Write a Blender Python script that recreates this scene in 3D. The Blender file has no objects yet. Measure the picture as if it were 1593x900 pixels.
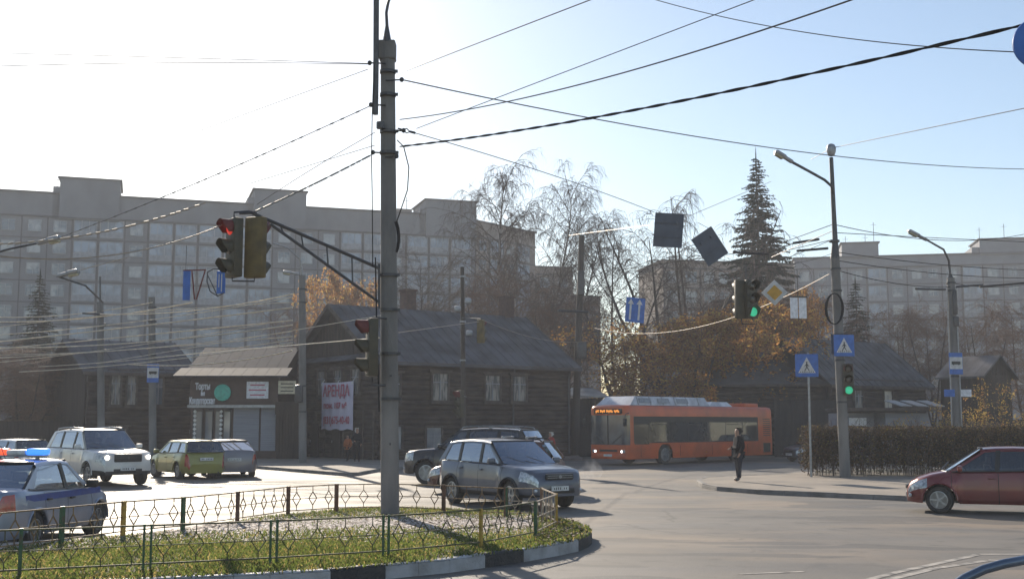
import bpy, bmesh, math, random
from mathutils import Vector, Matrix
R = math.radians
rnd = random.Random(7)
scene = bpy.context.scene
col = scene.collection

# ---------------------------------------------------------------- camera
FPX, CX, CY, HOR, CAMZ = 1800.0, 796.5, 450.0, 657.0, 2.1
PITCH = math.atan((HOR - CY) / FPX)
cam_d = bpy.data.cameras.new("camera")
cam_d.sensor_width = 36.0
cam_d.lens = 36.0 * FPX / 1593.0
cam_d.clip_start, cam_d.clip_end = 0.1, 6000
cam = bpy.data.objects.new("camera", cam_d)
col.objects.link(cam)
cam.location = (0, 0, CAMZ)
cam.rotation_euler = (math.pi / 2 + PITCH, 0, 0)
scene.camera = cam

# ---------------------------------------------------------------- light
SUN_AZ, SUN_EL = 19.0, 23.0          # degrees left of the view axis, above the horizon
HAZE_D = 0.0011
w = bpy.data.worlds.new("World"); scene.world = w; w.use_nodes = True
nt = w.node_tree; nt.nodes.clear()
sky = nt.nodes.new('ShaderNodeTexSky'); sky.sky_type = 'NISHITA'; sky.sun_disc = False
sky.sun_elevation = R(SUN_EL); sky.sun_rotation = R(-SUN_AZ)
sky.altitude = 100; sky.air_density = 1.0; sky.dust_density = 0.4; sky.ozone_density = 1.0
bg = nt.nodes.new('ShaderNodeBackground'); bg.inputs['Strength'].default_value = 0.095
wo = nt.nodes.new('ShaderNodeOutputWorld')
nt.links.new(sky.outputs[0], bg.inputs[0]); nt.links.new(bg.outputs[0], wo.inputs[0])
sd = bpy.data.lights.new("sun", 'SUN'); sd.energy = 5.0; sd.angle = R(0.5); sd.color = (1.0, 0.88, 0.72)
sun = bpy.data.objects.new("sun", sd); col.objects.link(sun)
sdir = Vector((-math.sin(R(SUN_AZ)) * math.cos(R(SUN_EL)), math.cos(R(SUN_AZ)) * math.cos(R(SUN_EL)), math.sin(R(SUN_EL))))
sun.rotation_euler = sdir.to_track_quat('Z', 'Y').to_euler()
sun.location = (-40, 60, 60)
scene.view_settings.view_transform = 'Standard'; scene.view_settings.look = 'None'
scene.view_settings.exposure = 0.70; scene.view_settings.gamma = 1.0
scene.view_settings.use_curve_mapping = False
scene.cycles.use_denoising = True
scene.cycles.max_bounces = 8; scene.cycles.transparent_max_bounces = 16
scene.cycles.volume_bounces = 0
scene.cycles.sample_clamp_indirect = 6.0
scene.cycles.caustics_reflective = False; scene.cycles.caustics_refractive = False

# ---------------------------------------------------------------- pixel helpers
_c, _s = math.cos(PITCH), math.sin(PITCH)
def ray(px, py):
    up = CY - py
    return Vector((px - CX, FPX * _c - up * _s, FPX * _s + up * _c))
def P(px, py, Y):
    d = ray(px, py); return Vector((0, 0, CAMZ)) + d * (Y / d.y)
def G(px, py, z=0.0):
    d = ray(px, py); return Vector((0, 0, CAMZ)) + d * ((z - CAMZ) / d.z)
def proj(p):
    v = Vector(p) - Vector((0, 0, CAMZ))
    f = v.y * _c + v.z * _s; u = -v.y * _s + v.z * _c
    return CX + FPX * v.x / f, CY - FPX * u / f

# ---------------------------------------------------------------- materials
def _setin(b, name, v):
    if name in b.inputs: b.inputs[name].default_value = v
def mat(name, color, rough=0.6, metal=0.0, color2=None, nscale=3.0, namt=1.0, bump=0.0, bscale=None,
        emit=None, estr=0.0, stretch=(1, 1, 1), coat=0.0, detail=6.0, spec=0.5, rough2=None, lo=0.35, hi=0.65):
    m = bpy.data.materials.new(name); m.use_nodes = True
    t = m.node_tree; b = t.nodes['Principled BSDF']
    b.inputs['Base Color'].default_value = (*color, 1); b.inputs['Roughness'].default_value = rough
    b.inputs['Metallic'].default_value = metal
    _setin(b, 'Coat Weight', coat); _setin(b, 'Coat Roughness', 0.04); _setin(b, 'Specular IOR Level', spec)
    if emit:
        _setin(b, 'Emission Color', (*emit, 1)); _setin(b, 'Emission Strength', estr)
    if color2 is None and nscale:
        color2 = tuple(c * 0.72 for c in color)
    tc = t.nodes.new('ShaderNodeTexCoord'); mp = t.nodes.new('ShaderNodeMapping')
    mp.inputs['Scale'].default_value = stretch
    t.links.new(tc.outputs['Object'], mp.inputs['Vector'])
    n = t.nodes.new('ShaderNodeTexNoise'); n.inputs['Scale'].default_value = nscale; n.inputs['Detail'].default_value = detail
    t.links.new(mp.outputs[0], n.inputs['Vector'])
    r = t.nodes.new('ShaderNodeMapRange'); r.inputs[1].default_value = lo; r.inputs[2].default_value = hi
    r.inputs[4].default_value = namt
    t.links.new(n.outputs['Fac'], r.inputs[0])
    mx = t.nodes.new('ShaderNodeMix'); mx.data_type = 'RGBA'
    mx.inputs[6].default_value = (*color, 1); mx.inputs[7].default_value = (*color2, 1)
    t.links.new(r.outputs[0], mx.inputs[0]); t.links.new(mx.outputs[2], b.inputs['Base Color'])
    if rough2 is not None:
        r2 = t.nodes.new('ShaderNodeMapRange'); r2.inputs[1].default_value = lo; r2.inputs[2].default_value = hi
        r2.inputs[3].default_value = rough; r2.inputs[4].default_value = rough2
        t.links.new(n.outputs['Fac'], r2.inputs[0]); t.links.new(r2.outputs[0], b.inputs['Roughness'])
    if bump:
        n2 = t.nodes.new('ShaderNodeTexNoise'); n2.inputs['Scale'].default_value = bscale or nscale * 4; n2.inputs['Detail'].default_value = 5
        t.links.new(mp.outputs[0], n2.inputs['Vector'])
        bp = t.nodes.new('ShaderNodeBump'); bp.inputs['Strength'].default_value = bump; bp.inputs['Distance'].default_value = 0.05
        t.links.new(n2.outputs['Fac'], bp.inputs['Height']); t.links.new(bp.outputs[0], b.inputs['Normal'])
    return m
def glassmat(name, tint=(0.30, 0.35, 0.37), refl=(.8, .85, .95), base=0.07):
    m = bpy.data.materials.new(name); m.use_nodes = True
    t = m.node_tree; t.nodes.clear()
    o = t.nodes.new('ShaderNodeOutputMaterial'); tr = t.nodes.new('ShaderNodeBsdfTransparent'); gl = t.nodes.new('ShaderNodeBsdfGlossy')
    tr.inputs[0].default_value = (*tint, 1); gl.inputs[0].default_value = (*refl, 1); gl.inputs['Roughness'].default_value = 0.03
    fr = t.nodes.new('ShaderNodeLayerWeight'); fr.inputs[0].default_value = 0.35
    mr = t.nodes.new('ShaderNodeMapRange'); mr.inputs[3].default_value = base; mr.inputs[4].default_value = 0.8
    mx = t.nodes.new('ShaderNodeMixShader')
    t.links.new(fr.outputs['Facing'], mr.inputs[0]); t.links.new(mr.outputs[0], mx.inputs[0])
    t.links.new(tr.outputs[0], mx.inputs[1]); t.links.new(gl.outputs[0], mx.inputs[2]); t.links.new(mx.outputs[0], o.inputs[0])
    return m

M = {}
M['concrete'] = mat('pole_concrete', (0.22, 0.21, 0.20), 0.85, color2=(0.14, 0.135, 0.13), nscale=2.2, bump=0.4, bscale=30, stretch=(1, 1, 0.35))
M['steel'] = mat('dark_steel', (0.09, 0.09, 0.095), 0.5, 0.6, nscale=6)
M['galv'] = mat('galvanised', (0.35, 0.36, 0.38), 0.45, 0.7, nscale=8)
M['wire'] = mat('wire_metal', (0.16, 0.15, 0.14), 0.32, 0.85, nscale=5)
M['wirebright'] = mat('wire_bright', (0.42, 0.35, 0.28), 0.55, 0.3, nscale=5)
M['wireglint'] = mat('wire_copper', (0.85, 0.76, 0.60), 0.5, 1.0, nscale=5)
M['cable'] = mat('cable_rubber', (0.03, 0.03, 0.032), 0.95, nscale=5, spec=.05)
M['black'] = mat('black_plastic', (0.02, 0.02, 0.022), 0.45, nscale=12)
M['tyre'] = mat('tyre_rubber', (0.025, 0.025, 0.026), 0.85, color2=(0.06, 0.055, 0.05), nscale=6)
M['rim'] = mat('alloy_rim', (0.45, 0.46, 0.48), 0.35, 0.8, nscale=10)
M['chrome'] = mat('chrome', (0.7, 0.7, 0.72), 0.15, 1.0, nscale=10)
M['plate'] = mat('number_plate', (0.75, 0.75, 0.73), 0.5, nscale=10)
M['seat'] = mat('seat_fabric', (0.035, 0.035, 0.04), 0.9, nscale=20)
M['lens'] = mat('headlight_lens', (0.55, 0.58, 0.62), 0.08, 0.3, color2=(0.2, 0.22, 0.25), nscale=14, coat=1)
M['lenson'] = mat('headlight_on', (0.9, 0.9, 0.9), 0.1, 0, nscale=5, emit=(1, 0.95, 0.85), estr=4)
M['tail'] = mat('tail_lens', (0.42, 0.015, 0.015), 0.12, 0, color2=(0.25, 0.01, 0.01), nscale=14, coat=1)
M['amber'] = mat('amber_lens', (0.7, 0.22, 0.02), 0.15, nscale=14)
M['glass'] = glassmat('car_glass')
M['glassdark'] = glassmat('privacy_glass', (0.10, 0.11, 0.12))
M['underbody'] = mat('underbody', (0.012, 0.012, 0.012), 0.9, nscale=8)

# ---------------------------------------------------------------- mesh helper
class MB:
    def __init__(s): s.v = []; s.f = []; s.mi = []; s.cur = 0
    def add(s, vs, fs):
        o = len(s.v); s.v.extend([tuple(v) for v in vs]); s.f.extend([tuple(i + o for i in f) for f in fs]); s.mi.extend([s.cur] * len(fs)); return s
    def box(s, c, d, rz=0.0, M4=None):
        x, y, z = d[0] / 2, d[1] / 2, d[2] / 2
        vs = [Vector((i, j, k)) for k in (-z, z) for j in (-y, y) for i in (-x, x)]
        if M4 is not None: vs = [M4 @ v for v in vs]
        elif rz: vs = [Matrix.Rotation(rz, 3, 'Z') @ v for v in vs]
        vs = [v + Vector(c) for v in vs]
        return s.add(vs, [(0, 2, 3, 1), (4, 5, 7, 6), (0, 1, 5, 4), (2, 6, 7, 3), (0, 4, 6, 2), (1, 3, 7, 5)])
    def rbox(s, c, d, b=0.02, rz=0.0, M4=None):
        bm = bmesh.new(); bmesh.ops.create_cube(bm, size=1)
        for v in bm.verts: v.co = Vector((v.co.x * d[0], v.co.y * d[1], v.co.z * d[2]))
        b = min(b, min(d) * 0.45)
        bmesh.ops.bevel(bm, geom=list(bm.edges), offset=b, segments=2, affect='EDGES', profile=0.5)
        mt = M4 if M4 is not None else Matrix.Rotation(rz, 3, 'Z')
        vs = [mt @ v.co + Vector(c) for v in bm.verts]; bm.verts.index_update()
        fs = [[v.index for v in f.verts] for f in bm.faces]; bm.free()
        return s.add(vs, fs)
    def beam(s, a, b, w, h=None):
        a = Vector(a); b = Vector(b); d = b - a; L = d.length; h = h or w
        q = d.to_track_quat('X', 'Z').to_matrix()
        return s.box((a + b) / 2, (L, w, h), M4=q)
    def tube(s, pts, r, n=8, cap=True):
        pts = [Vector(p) for p in pts]
        rs = r if isinstance(r, (list, tuple)) else [r] * len(pts)
        vs = []; fs = []; prev = None
        for i, p in enumerate(pts):
            a = pts[max(i - 1, 0)]; b = pts[min(i + 1, len(pts) - 1)]
            t = (b - a); t = t.normalized() if t.length > 1e-9 else Vector((0, 0, 1))
            if prev is None:
                up = Vector((0, 0, 1)) if abs(t.z) < 0.9 else Vector((1, 0, 0))
                u = t.cross(up).normalized()
            else:
                u = (prev - t * prev.dot(t)); u = u.normalized() if u.length > 1e-6 else t.orthogonal().normalized()
            prev = u; vv = t.cross(u)
            for k in range(n):
                an = 2 * math.pi * k / n
                vs.append(p + (u * math.cos(an) + vv * math.sin(an)) * rs[i])
        for i in range(len(pts) - 1):
            for k in range(n):
                a = i * n + k; b = i * n + (k + 1) % n
                fs.append((a, b, b + n, a + n))
        if cap: fs.append(tuple(range(n - 1, -1, -1))); fs.append(tuple(range((len(pts) - 1) * n, len(pts) * n)))
        return s.add(vs, fs)
    def lathe(s, c, prof, n=24, M4=None):       # prof [(r,z)]
        vs = []; fs = []
        for r_, z in prof:
            for k in range(n):
                a = 2 * math.pi * k / n; v = Vector((r_ * math.cos(a), r_ * math.sin(a), z))
                if M4 is not None: v = M4 @ v
                vs.append(v + Vector(c))
        for i in range(len(prof) - 1):
            for k in range(n):
                a = i * n + k; b = i * n + (k + 1) % n
                fs.append((a, b, b + n, a + n))
        fs.append(tuple(range(n - 1, -1, -1))); fs.append(tuple(range((len(prof) - 1) * n, len(prof) * n)))
        return s.add(vs, fs)
    def prism(s, poly, d):                        # poly of 3D points extruded by vector d
        n = len(poly); poly = [Vector(p) for p in poly]; d = Vector(d)
        return s.add(poly + [p + d for p in poly], [tuple(range(n)), tuple(range(2 * n - 1, n - 1, -1))] + [(i + n, (i + 1) % n + n, (i + 1) % n, i) for i in range(n)])
    def grid(s, rows, flip=False):
        n = len(rows[0]); vs = [v for r_ in rows for v in r_]; fs = []
        for i in range(len(rows) - 1):
            for k in range(n - 1):
                f = (i * n + k, i * n + k + 1, (i + 1) * n + k + 1, (i + 1) * n + k)
                fs.append(f[::-1] if flip else f)
        return s.add(vs, fs)
    def build(s, name, mats, parent=None, smooth=False, loc=None, recalc=True):
        me = bpy.data.meshes.new(name); me.from_pydata(s.v, [], s.f)
        if not isinstance(mats, (list, tuple)): mats = [mats]
        for m_ in mats: me.materials.append(M[m_] if isinstance(m_, str) else m_)
        if len(mats) > 1: me.polygons.foreach_set('material_index', s.mi)
        if recalc and len(s.f) < 60000:
            bm = bmesh.new(); bm.from_mesh(me); bmesh.ops.recalc_face_normals(bm, faces=bm.faces); bm.to_mesh(me); bm.free()
        if smooth:
            me.polygons.foreach_set('use_smooth', [True] * len(me.polygons))
            try: me.set_sharp_from_angle(angle=R(40))
            except Exception: pass
        me.update()
        o = bpy.data.objects.new(name, me); col.objects.link(o)
        if parent: o.parent = parent
        if loc is not None: o.location = loc
        return o
def tag(o, label=None, cat=None, group=None, kind=None):
    if label: o['label'] = label
    if cat: o['category'] = cat
    if group: o['group'] = group
    if kind: o['kind'] = kind
    return o
def empty(name, loc, rz=0.0, label=None, cat=None, group=None):
    o = bpy.data.objects.new(name, None); col.objects.link(o); o.location = loc; o.rotation_euler = (0, 0, rz)
    o.empty_display_size = 0.3
    return tag(o, label, cat, group)
def kids(o): return [c for c in list(bpy.data.objects) if c.parent == o]
def copy_tree(o, parent=None):
    c = o.copy(); col.objects.link(c); c.parent = parent
    for ch in kids(o): copy_tree(ch, c)
    return c
def text_mesh(name, body, size, material, parent, loc, rot, extrude=0.004, align='CENTER', sx=1.0, bold=0.0):
    cu = bpy.data.curves.new(name, 'FONT'); cu.body = body; cu.size = size; cu.extrude = extrude; cu.offset = bold
    cu.align_x = align; cu.align_y = 'CENTER'; cu.resolution_u = 3
    tmp = bpy.data.objects.new(name + '_tmp', cu); col.objects.link(tmp)
    dg = bpy.context.evaluated_depsgraph_get(); dg.update()
    me = bpy.data.meshes.new_from_object(tmp.evaluated_get(dg)); me.name = name
    bpy.data.objects.remove(tmp); bpy.data.curves.remove(cu)
    me.materials.clear(); me.materials.append(material if not isinstance(material, str) else M[material])
    o = bpy.data.objects.new(name, me); col.objects.link(o); o.parent = parent; o.location = loc; o.rotation_euler = rot; o.scale = (sx, 1, 1)
    return o
# ================================================================ ground, road, pavements
def sheet(name, pts, z, m, kind='structure', label=None):
    mb = MB(); mb.add([(p[0], p[1], z) for p in pts], [tuple(range(len(pts)))])
    o = mb.build(name, m); tag(o, kind=kind, label=label)
    return o
def asphalt():
    m = bpy.data.materials.new('asphalt'); m.use_nodes = True; t = m.node_tree; b = t.nodes['Principled BSDF']
    tc = t.nodes.new('ShaderNodeTexCoord')
    def noise(sc, st=(1, 1, 1), det=6, rot=0):
        mp = t.nodes.new('ShaderNodeMapping'); mp.inputs['Scale'].default_value = st; mp.inputs['Rotation'].default_value = (0, 0, rot)
        t.links.new(tc.outputs['Object'], mp.inputs[0])
        n = t.nodes.new('ShaderNodeTexNoise'); n.inputs['Scale'].default_value = sc; n.inputs['Detail'].default_value = det
        t.links.new(mp.outputs[0], n.inputs['Vector']); return n.outputs['Fac']
    def rng(x, a, bb, c=0.0, d=1.0):
        r = t.nodes.new('ShaderNodeMapRange'); r.inputs[1].default_value = a; r.inputs[2].default_value = bb
        r.inputs[3].default_value = c; r.inputs[4].default_value = d; t.links.new(x, r.inputs[0]); return r.outputs[0]
    def mix(f, a, bb):
        x = t.nodes.new('ShaderNodeMix'); x.data_type = 'RGBA'; t.links.new(f, x.inputs[0])
        for i, v in ((6, a), (7, bb)):
            if isinstance(v, tuple): x.inputs[i].default_value = (*v, 1)
            else: t.links.new(v, x.inputs[i])
        return x.outputs[2]
    base = mix(rng(noise(0.35, det=8), 0.35, 0.65), (0.088, 0.080, 0.072), (0.150, 0.134, 0.117))
    dust = mix(rng(noise(0.15, (1, 1.8, 1), 8, 0.3), 0.47, 0.62), base, (0.23, 0.175, 0.125))
    tar = mix(rng(noise(0.16, (1.0, 4.5, 1), 7, -0.35), 0.60, 0.64, 0, 0.7), dust, (0.038, 0.037, 0.038))
    patch = mix(rng(noise(0.30, (0.7, 1.5, 1), 2, 0.4), 0.58, 0.59, 0, 0.75), tar, (0.05, 0.048, 0.047))
    grain = mix(rng(noise(55, det=3), 0.3, 0.75, 0, 0.55), patch, (0.16, 0.145, 0.125))
    mpv = t.nodes.new('ShaderNodeMapping'); mpv.inputs['Scale'].default_value = (1, 1, 1); t.links.new(tc.outputs['Object'], mpv.inputs[0])
    dn = t.nodes.new('ShaderNodeTexNoise'); dn.inputs['Scale'].default_value = 0.9; dn.inputs['Detail'].default_value = 5; t.links.new(tc.outputs['Object'], dn.inputs['Vector'])
    ad = t.nodes.new('ShaderNodeMix'); ad.data_type = 'VECTOR'; ad.inputs[0].default_value = 0.35
    t.links.new(mpv.outputs[0], ad.inputs[4]); t.links.new(dn.outputs['Color'], ad.inputs[5])
    vo = t.nodes.new('ShaderNodeTexVoronoi'); vo.feature = 'DISTANCE_TO_EDGE'; vo.inputs['Scale'].default_value = 0.42; t.links.new(ad.outputs[1], vo.inputs['Vector'])
    cr = rng(vo.outputs['Distance'], 0.003, 0.010, 1, 0)
    mk = rng(noise(0.12, (1, 1, 1), 3, 1.0), 0.50, 0.60, 0, .6)
    mu = t.nodes.new('ShaderNodeMath'); mu.operation = 'MULTIPLY'; t.links.new(cr, mu.inputs[0]); t.links.new(mk, mu.inputs[1])
    spots = mix(rng(noise(1.7, (1, 1, 1), 8, .6), 0.56, 0.72, 0, .55), grain, (0.045, 0.042, 0.04))
    grain = mix(mu.outputs[0], spots, (0.028, 0.026, 0.025))
    t.links.new(grain, b.inputs['Base Color'])
    t.links.new(rng(noise(0.3, (1, 2.4, 1)), 0.35, 0.65, 0.62, 0.78), b.inputs['Roughness'])
    bp = t.nodes.new('ShaderNodeBump'); bp.inputs['Strength'].default_value = 0.35; bp.inputs['Distance'].default_value = 0.02
    t.links.new(noise(38, det=6), bp.inputs['Height']); t.links.new(bp.outputs[0], b.inputs['Normal'])
    return m
M['asphalt'] = asphalt()
M['earth'] = mat('earth', (0.09, 0.085, 0.05), 0.95, color2=(0.06, 0.045, 0.03), nscale=0.4, bump=0.5, bscale=6)
M['paving'] = mat('pavement', (0.30, 0.25, 0.20), 0.85, color2=(0.19, 0.165, 0.14), nscale=0.7, bump=0.3, bscale=30, detail=9)
M['kerb'] = mat('kerb_stone', (0.27, 0.255, 0.24), 0.85, color2=(0.15, 0.14, 0.13), nscale=2, bump=0.4, bscale=25)
M['kerbwhite'] = mat('kerb_white_paint', (0.42, 0.42, 0.44), 0.7, color2=(0.24, 0.235, 0.23), nscale=2.5, bump=0.4, bscale=22, lo=0.42, hi=0.7)
M['kerbblack'] = mat('kerb_black_paint', (0.025, 0.025, 0.028), 0.7, color2=(0.07, 0.065, 0.06), nscale=2.5, bump=0.4, bscale=22, lo=0.45, hi=0.75)
M['paint'] = mat('road_paint', (0.42, 0.38, 0.33), 0.7, color2=(0.12, 0.11, 0.10), nscale=5, detail=9, lo=0.4, hi=0.68)
sheet('ground', [(-1500, -60), (1500, -60), (1500, 3000), (-1500, 3000)], 0.0, 'earth')
sheet('road', [(-90, -20), (90, -20), (90, 78), (-90, 78)], 0.004, 'asphalt')

def kerbed(name, top_pts, z, topmat, kerbmats, lens=1.0, kw=0.16, kerbname='kerb', label=None, cat=None, part=None):
    """raised area: top sheet + kerb stones following its outline"""
    pts = [Vector((p[0], p[1], 0)) for p in top_pts]
    o = sheet(name, pts, z - 0.012, topmat)
    n = len(pts); segs = {0: MB(), 1: MB()}
    # walk the outline in steps
    out = []
    for i in range(n):
        a, b = pts[i], pts[(i + 1) % n]; L = (b - a).length; k = max(1, round(L / lens))
        for j in range(k): out.append(a.lerp(b, j / k))
    area = sum(pts[i].x * pts[(i + 1) % n].y - pts[(i + 1) % n].x * pts[i].y for i in range(n))
    sgn = 1 if area > 0 else -1
    return o, out, sgn
def kerb_strip(name, line, z, kw, side, m, label=None, stripes=None):
    """kerb stones along an open line; side=+1: the raised area lies left of the line"""
    line = [Vector((p[0], p[1], 0)) for p in line]
    nrm = []
    for i in range(len(line)):
        a = line[max(i - 1, 0)]; b = line[min(i + 1, len(line) - 1)]; d = (b - a).normalized(); nrm.append(Vector((-d.y, d.x, 0)) * side)
    root = MB()
    prof = [(0.0, -0.02), (0.0, z - 0.03), (0.03, z), (kw, z), (kw, z - 0.1)]
    acc = 0
    for i in range(len(line) - 1):
        a, b = line[i], line[i + 1]; L = (b - a).length; k = max(1, int(round(L / 1.0)))
        for j in range(k):
            p0 = a.lerp(b, j / k + 0.006); p1 = a.lerp(b, (j + 1) / k - 0.006)
            n0 = nrm[i].lerp(nrm[i + 1], j / k); n1 = nrm[i].lerp(nrm[i + 1], (j + 1) / k)
            dz = rnd.uniform(-0.006, 0.006)
            vs = [p0 + n0 * q[0] + Vector((0, 0, q[1] + dz)) for q in prof] + [p1 + n1 * q[0] + Vector((0, 0, q[1] + dz)) for q in prof]
            q = len(prof)
            root.cur = stripes(p0.lerp(p1, .5)) if stripes else 0
            root.add(vs, [(c, c + 1, c + 1 + q, c + q) for c in range(q - 1)] + [tuple(range(q)), tuple(range(2 * q - 1, q - 1, -1))])
    o = root.build(name, m); tag(o, label, kind='structure'); return o

# ---- the planted island in the foreground
IZ = 0.20
front_px = [(-420, 925), (100, 904), (245, 898), (420, 890), (515, 885), (600, 877), (700, 868), (755, 861), (815, 853), (870, 844), (900, 838), (915, 832)]
tip_px = [(921, 826), (915, 819)]
back_px = [(890, 810), (850, 802), (790, 795), (700, 791), (600, 789), (523, 792), (448, 798), (350, 811), (284, 821), (191, 832), (100, 842), (0, 852), (-200, 872), (-420, 893)]
isl = [G(x, y, IZ) for x, y in front_px + tip_px + back_px]
sheet('island', isl, IZ - 0.02, mat('island_soil', (0.10, 0.085, 0.045), 0.95, color2=(0.055, 0.06, 0.02), nscale=1.2, bump=0.6, bscale=20))
_stops = [514, 601, 754, 815, 898]
def stripe(p):
    x = proj((p.x, p.y, IZ))[0]; y = proj((p.x, p.y, IZ))[1]
    if y < 818 and x < 920: return 0
    if x < 300: return 0
    if x < 514: return 0
    if x < 601: return 1
    if x < 754: return 0
    if x < 815: return 1
    if x < 890: return 0
    return 1
def densify(l, step=0.45):
    o = []
    for i in range(len(l) - 1):
        k = max(1, int((l[i + 1] - l[i]).length / step))
        for j in range(k): o.append(l[i].lerp(l[i + 1], j / k))
    o.append(l[-1]); return o
_kl = densify([G(x, y, IZ) for x, y in front_px + tip_px + back_px[:4]])
kerb_strip('island_kerb', _kl, IZ, 0.16, 1, ['kerbwhite', 'kerbblack'], stripes=stripe)
kerb_strip('island_kerb', densify([G(x, y, IZ) for x, y in back_px[3:]]), IZ, 0.16, 1, ['kerb'])

# ---- grass on the island
def inside(p, poly):
    c = False; j = len(poly) - 1
    for i in range(len(poly)):
        if (poly[i].y > p[1]) != (poly[j].y > p[1]) and p[0] < (poly[j].x - poly[i].x) * (p[1] - poly[i].y) / (poly[j].y - poly[i].y) + poly[i].x: c = not c
        j = i
    return c
from mathutils import noise as mnoise
def grass():
    mb = MB(); n = 0; lit = MB()
    xs = [p.x for p in isl]; ys = [p.y for p in isl]
    x0, x1, y0, y1 = -11.5, max(xs), min(ys), max(ys)
    tries = 0
    while n < 42000 and tries < 260000:
        tries += 1
        x = rnd.uniform(x0, x1); y = rnd.uniform(y0, y1)
        if not inside((x, y), isl): continue
        px, py = proj((x, y, IZ))
        # a worn, leaf-littered strip runs along the middle
        dens = mnoise.noise(Vector((x * 0.7, y * 0.7, 0))) * 0.5 + 0.5
        cen = 813 + max(0, (560 - px)) * 0.030
        if px < 830:
            worn = math.exp(-((py - cen) / 15.0) ** 2)
            if rnd.random() < worn * 1.15 * (0.6 + dens * 0.6): 
                if rnd.random() < 0.8:
                    s = rnd.uniform(0.015, 0.05); a = rnd.uniform(0, 6.28); c, d = math.cos(a) * s, math.sin(a) * s; h = rnd.uniform(0.0, 0.01)
                    lit.cur = rnd.choice([0, 0, 1])
                    lit.add([(x - c, y - d, IZ + 0.002), (x + d, y - c, IZ + h), (x + c, y + d, IZ + 0.004 + h), (x - d, y + c, IZ + 0.004)], [(0, 1, 2, 3)])
                continue
        elif rnd.random() < .06:
            s = rnd.uniform(0.015, 0.035); a = rnd.uniform(0, 6.28); c, d = math.cos(a) * s, math.sin(a) * s; h = rnd.uniform(0.02, 0.06); lit.cur = 1
            lit.add([(x - c, y - d, IZ + h), (x + d, y - c, IZ + h + .01), (x + c, y + d, IZ + .02 + h), (x - d, y + c, IZ + h)], [(0, 1, 2, 3)])
        if rnd.random() > 0.1 + dens * 0.9: continue
        h = rnd.uniform(0.015, 0.052) * (0.6 + dens); a = rnd.uniform(0, 6.28); wd = rnd.uniform(0.006, 0.014)
        c, d = math.cos(a) * wd, math.sin(a) * wd; lx, ly = rnd.uniform(-.05, .05), rnd.uniform(-.05, .05)
        mb.cur = 0 if rnd.random() < 0.62 else (1 if rnd.random() < .45 else 2)
        mb.add([(x - c, y - d, IZ - 0.02), (x + c, y + d, IZ - 0.02), (x + c * .7 + lx * .4, y + d * .7 + ly * .4, IZ + h * .6), (x + lx, y + ly, IZ + h), (x - c * .7 + lx * .4, y - d * .7 + ly * .4, IZ + h * .6)], [(0, 1, 2, 3, 4)])
        n += 1
    g = []
    for nm, c1 in (('grass_green', (0.115, 0.145, 0.032)), ('grass_dry', (0.28, 0.22, 0.08)), ('grass_dark', (0.055, 0.07, 0.02))):
        m = mat(nm, c1, 0.6, nscale=2)
        b = m.node_tree.nodes['Principled BSDF']
        # thin blades let light through
        t = m.node_tree; tl = t.nodes.new('ShaderNodeBsdfTranslucent'); tl.inputs[0].default_value = (*[min(1, x * 1.6) for x in c1], 1)
        ms = t.nodes.new('ShaderNodeMixShader'); ms.inputs[0].default_value = 0.55
        out = [q for q in t.nodes if q.type == 'OUTPUT_MATERIAL'][0]
        t.links.new(b.outputs[0], ms.inputs[1]); t.links.new(tl.outputs[0], ms.inputs[2]); t.links.new(ms.outputs[0], out.inputs[0])
        g.append(m)
    o = mb.build('grass', g, recalc=False); tag(o, 'short green grass with dry yellow tufts on the kerbed island', 'grass', kind='stuff')
    o = lit.build('leaf_litter', [mat('pale_litter', (0.68, 0.59, 0.54), 0.8, nscale=3), mat('brown_litter', (0.16, 0.10, 0.06), 0.8, nscale=3)], recalc=False)
    tag(o, 'pale fallen leaves and grit along the worn middle of the island', 'leaf litter', kind='stuff')
grass()
# worn earth patch
_wp = [(-60, 848), (60, 838), (200, 830), (330, 818), (470, 806), (600, 801), (700, 802), (800, 806), (760, 815), (640, 822), (500, 834), (330, 843), (150, 852), (0, 860)]
sheet('worn_earth', [G(x, y, IZ) for x, y in _wp], IZ - 0.012, mat('worn_soil', (0.52, 0.44, 0.39), 0.9, color2=(0.12, 0.10, 0.06), nscale=1.6, bump=0.6, bscale=18, lo=0.45, hi=0.6))

# ---- right-hand corner pavement
PZ = 0.14
rp = [G(1083, 746, PZ), G(1092, 752, PZ), G(1115, 756, PZ), G(1180, 761, PZ), G(1300, 766, PZ), G(1420, 771, PZ), G(1700, 779, PZ), G(2100, 785, PZ)]
rb = [G(2100, 722, PZ), G(1700, 725, PZ), G(1420, 727, PZ), G(1262, 729, PZ), G(1216, 736, PZ), G(1150, 739, PZ), G(1095, 741, PZ)]
sheet('pavement', rp + rb, PZ - 0.006, 'paving')
kerb_strip('pavement_kerb', densify(rp, 0.8), PZ, 0.16, 1, ['kerb'])
kerb_strip('pavement_kerb', densify([rp[0]] + rb[::-1], 0.8), PZ, 0.16, -1, ['kerb'])
sheet('verge', [G(1262, 737, PZ), G(1420, 740, PZ), G(1700, 744, PZ), G(1700, 727, PZ), G(1420, 729, PZ), G(1275, 731, PZ)], PZ + .003, 'earth')
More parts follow.
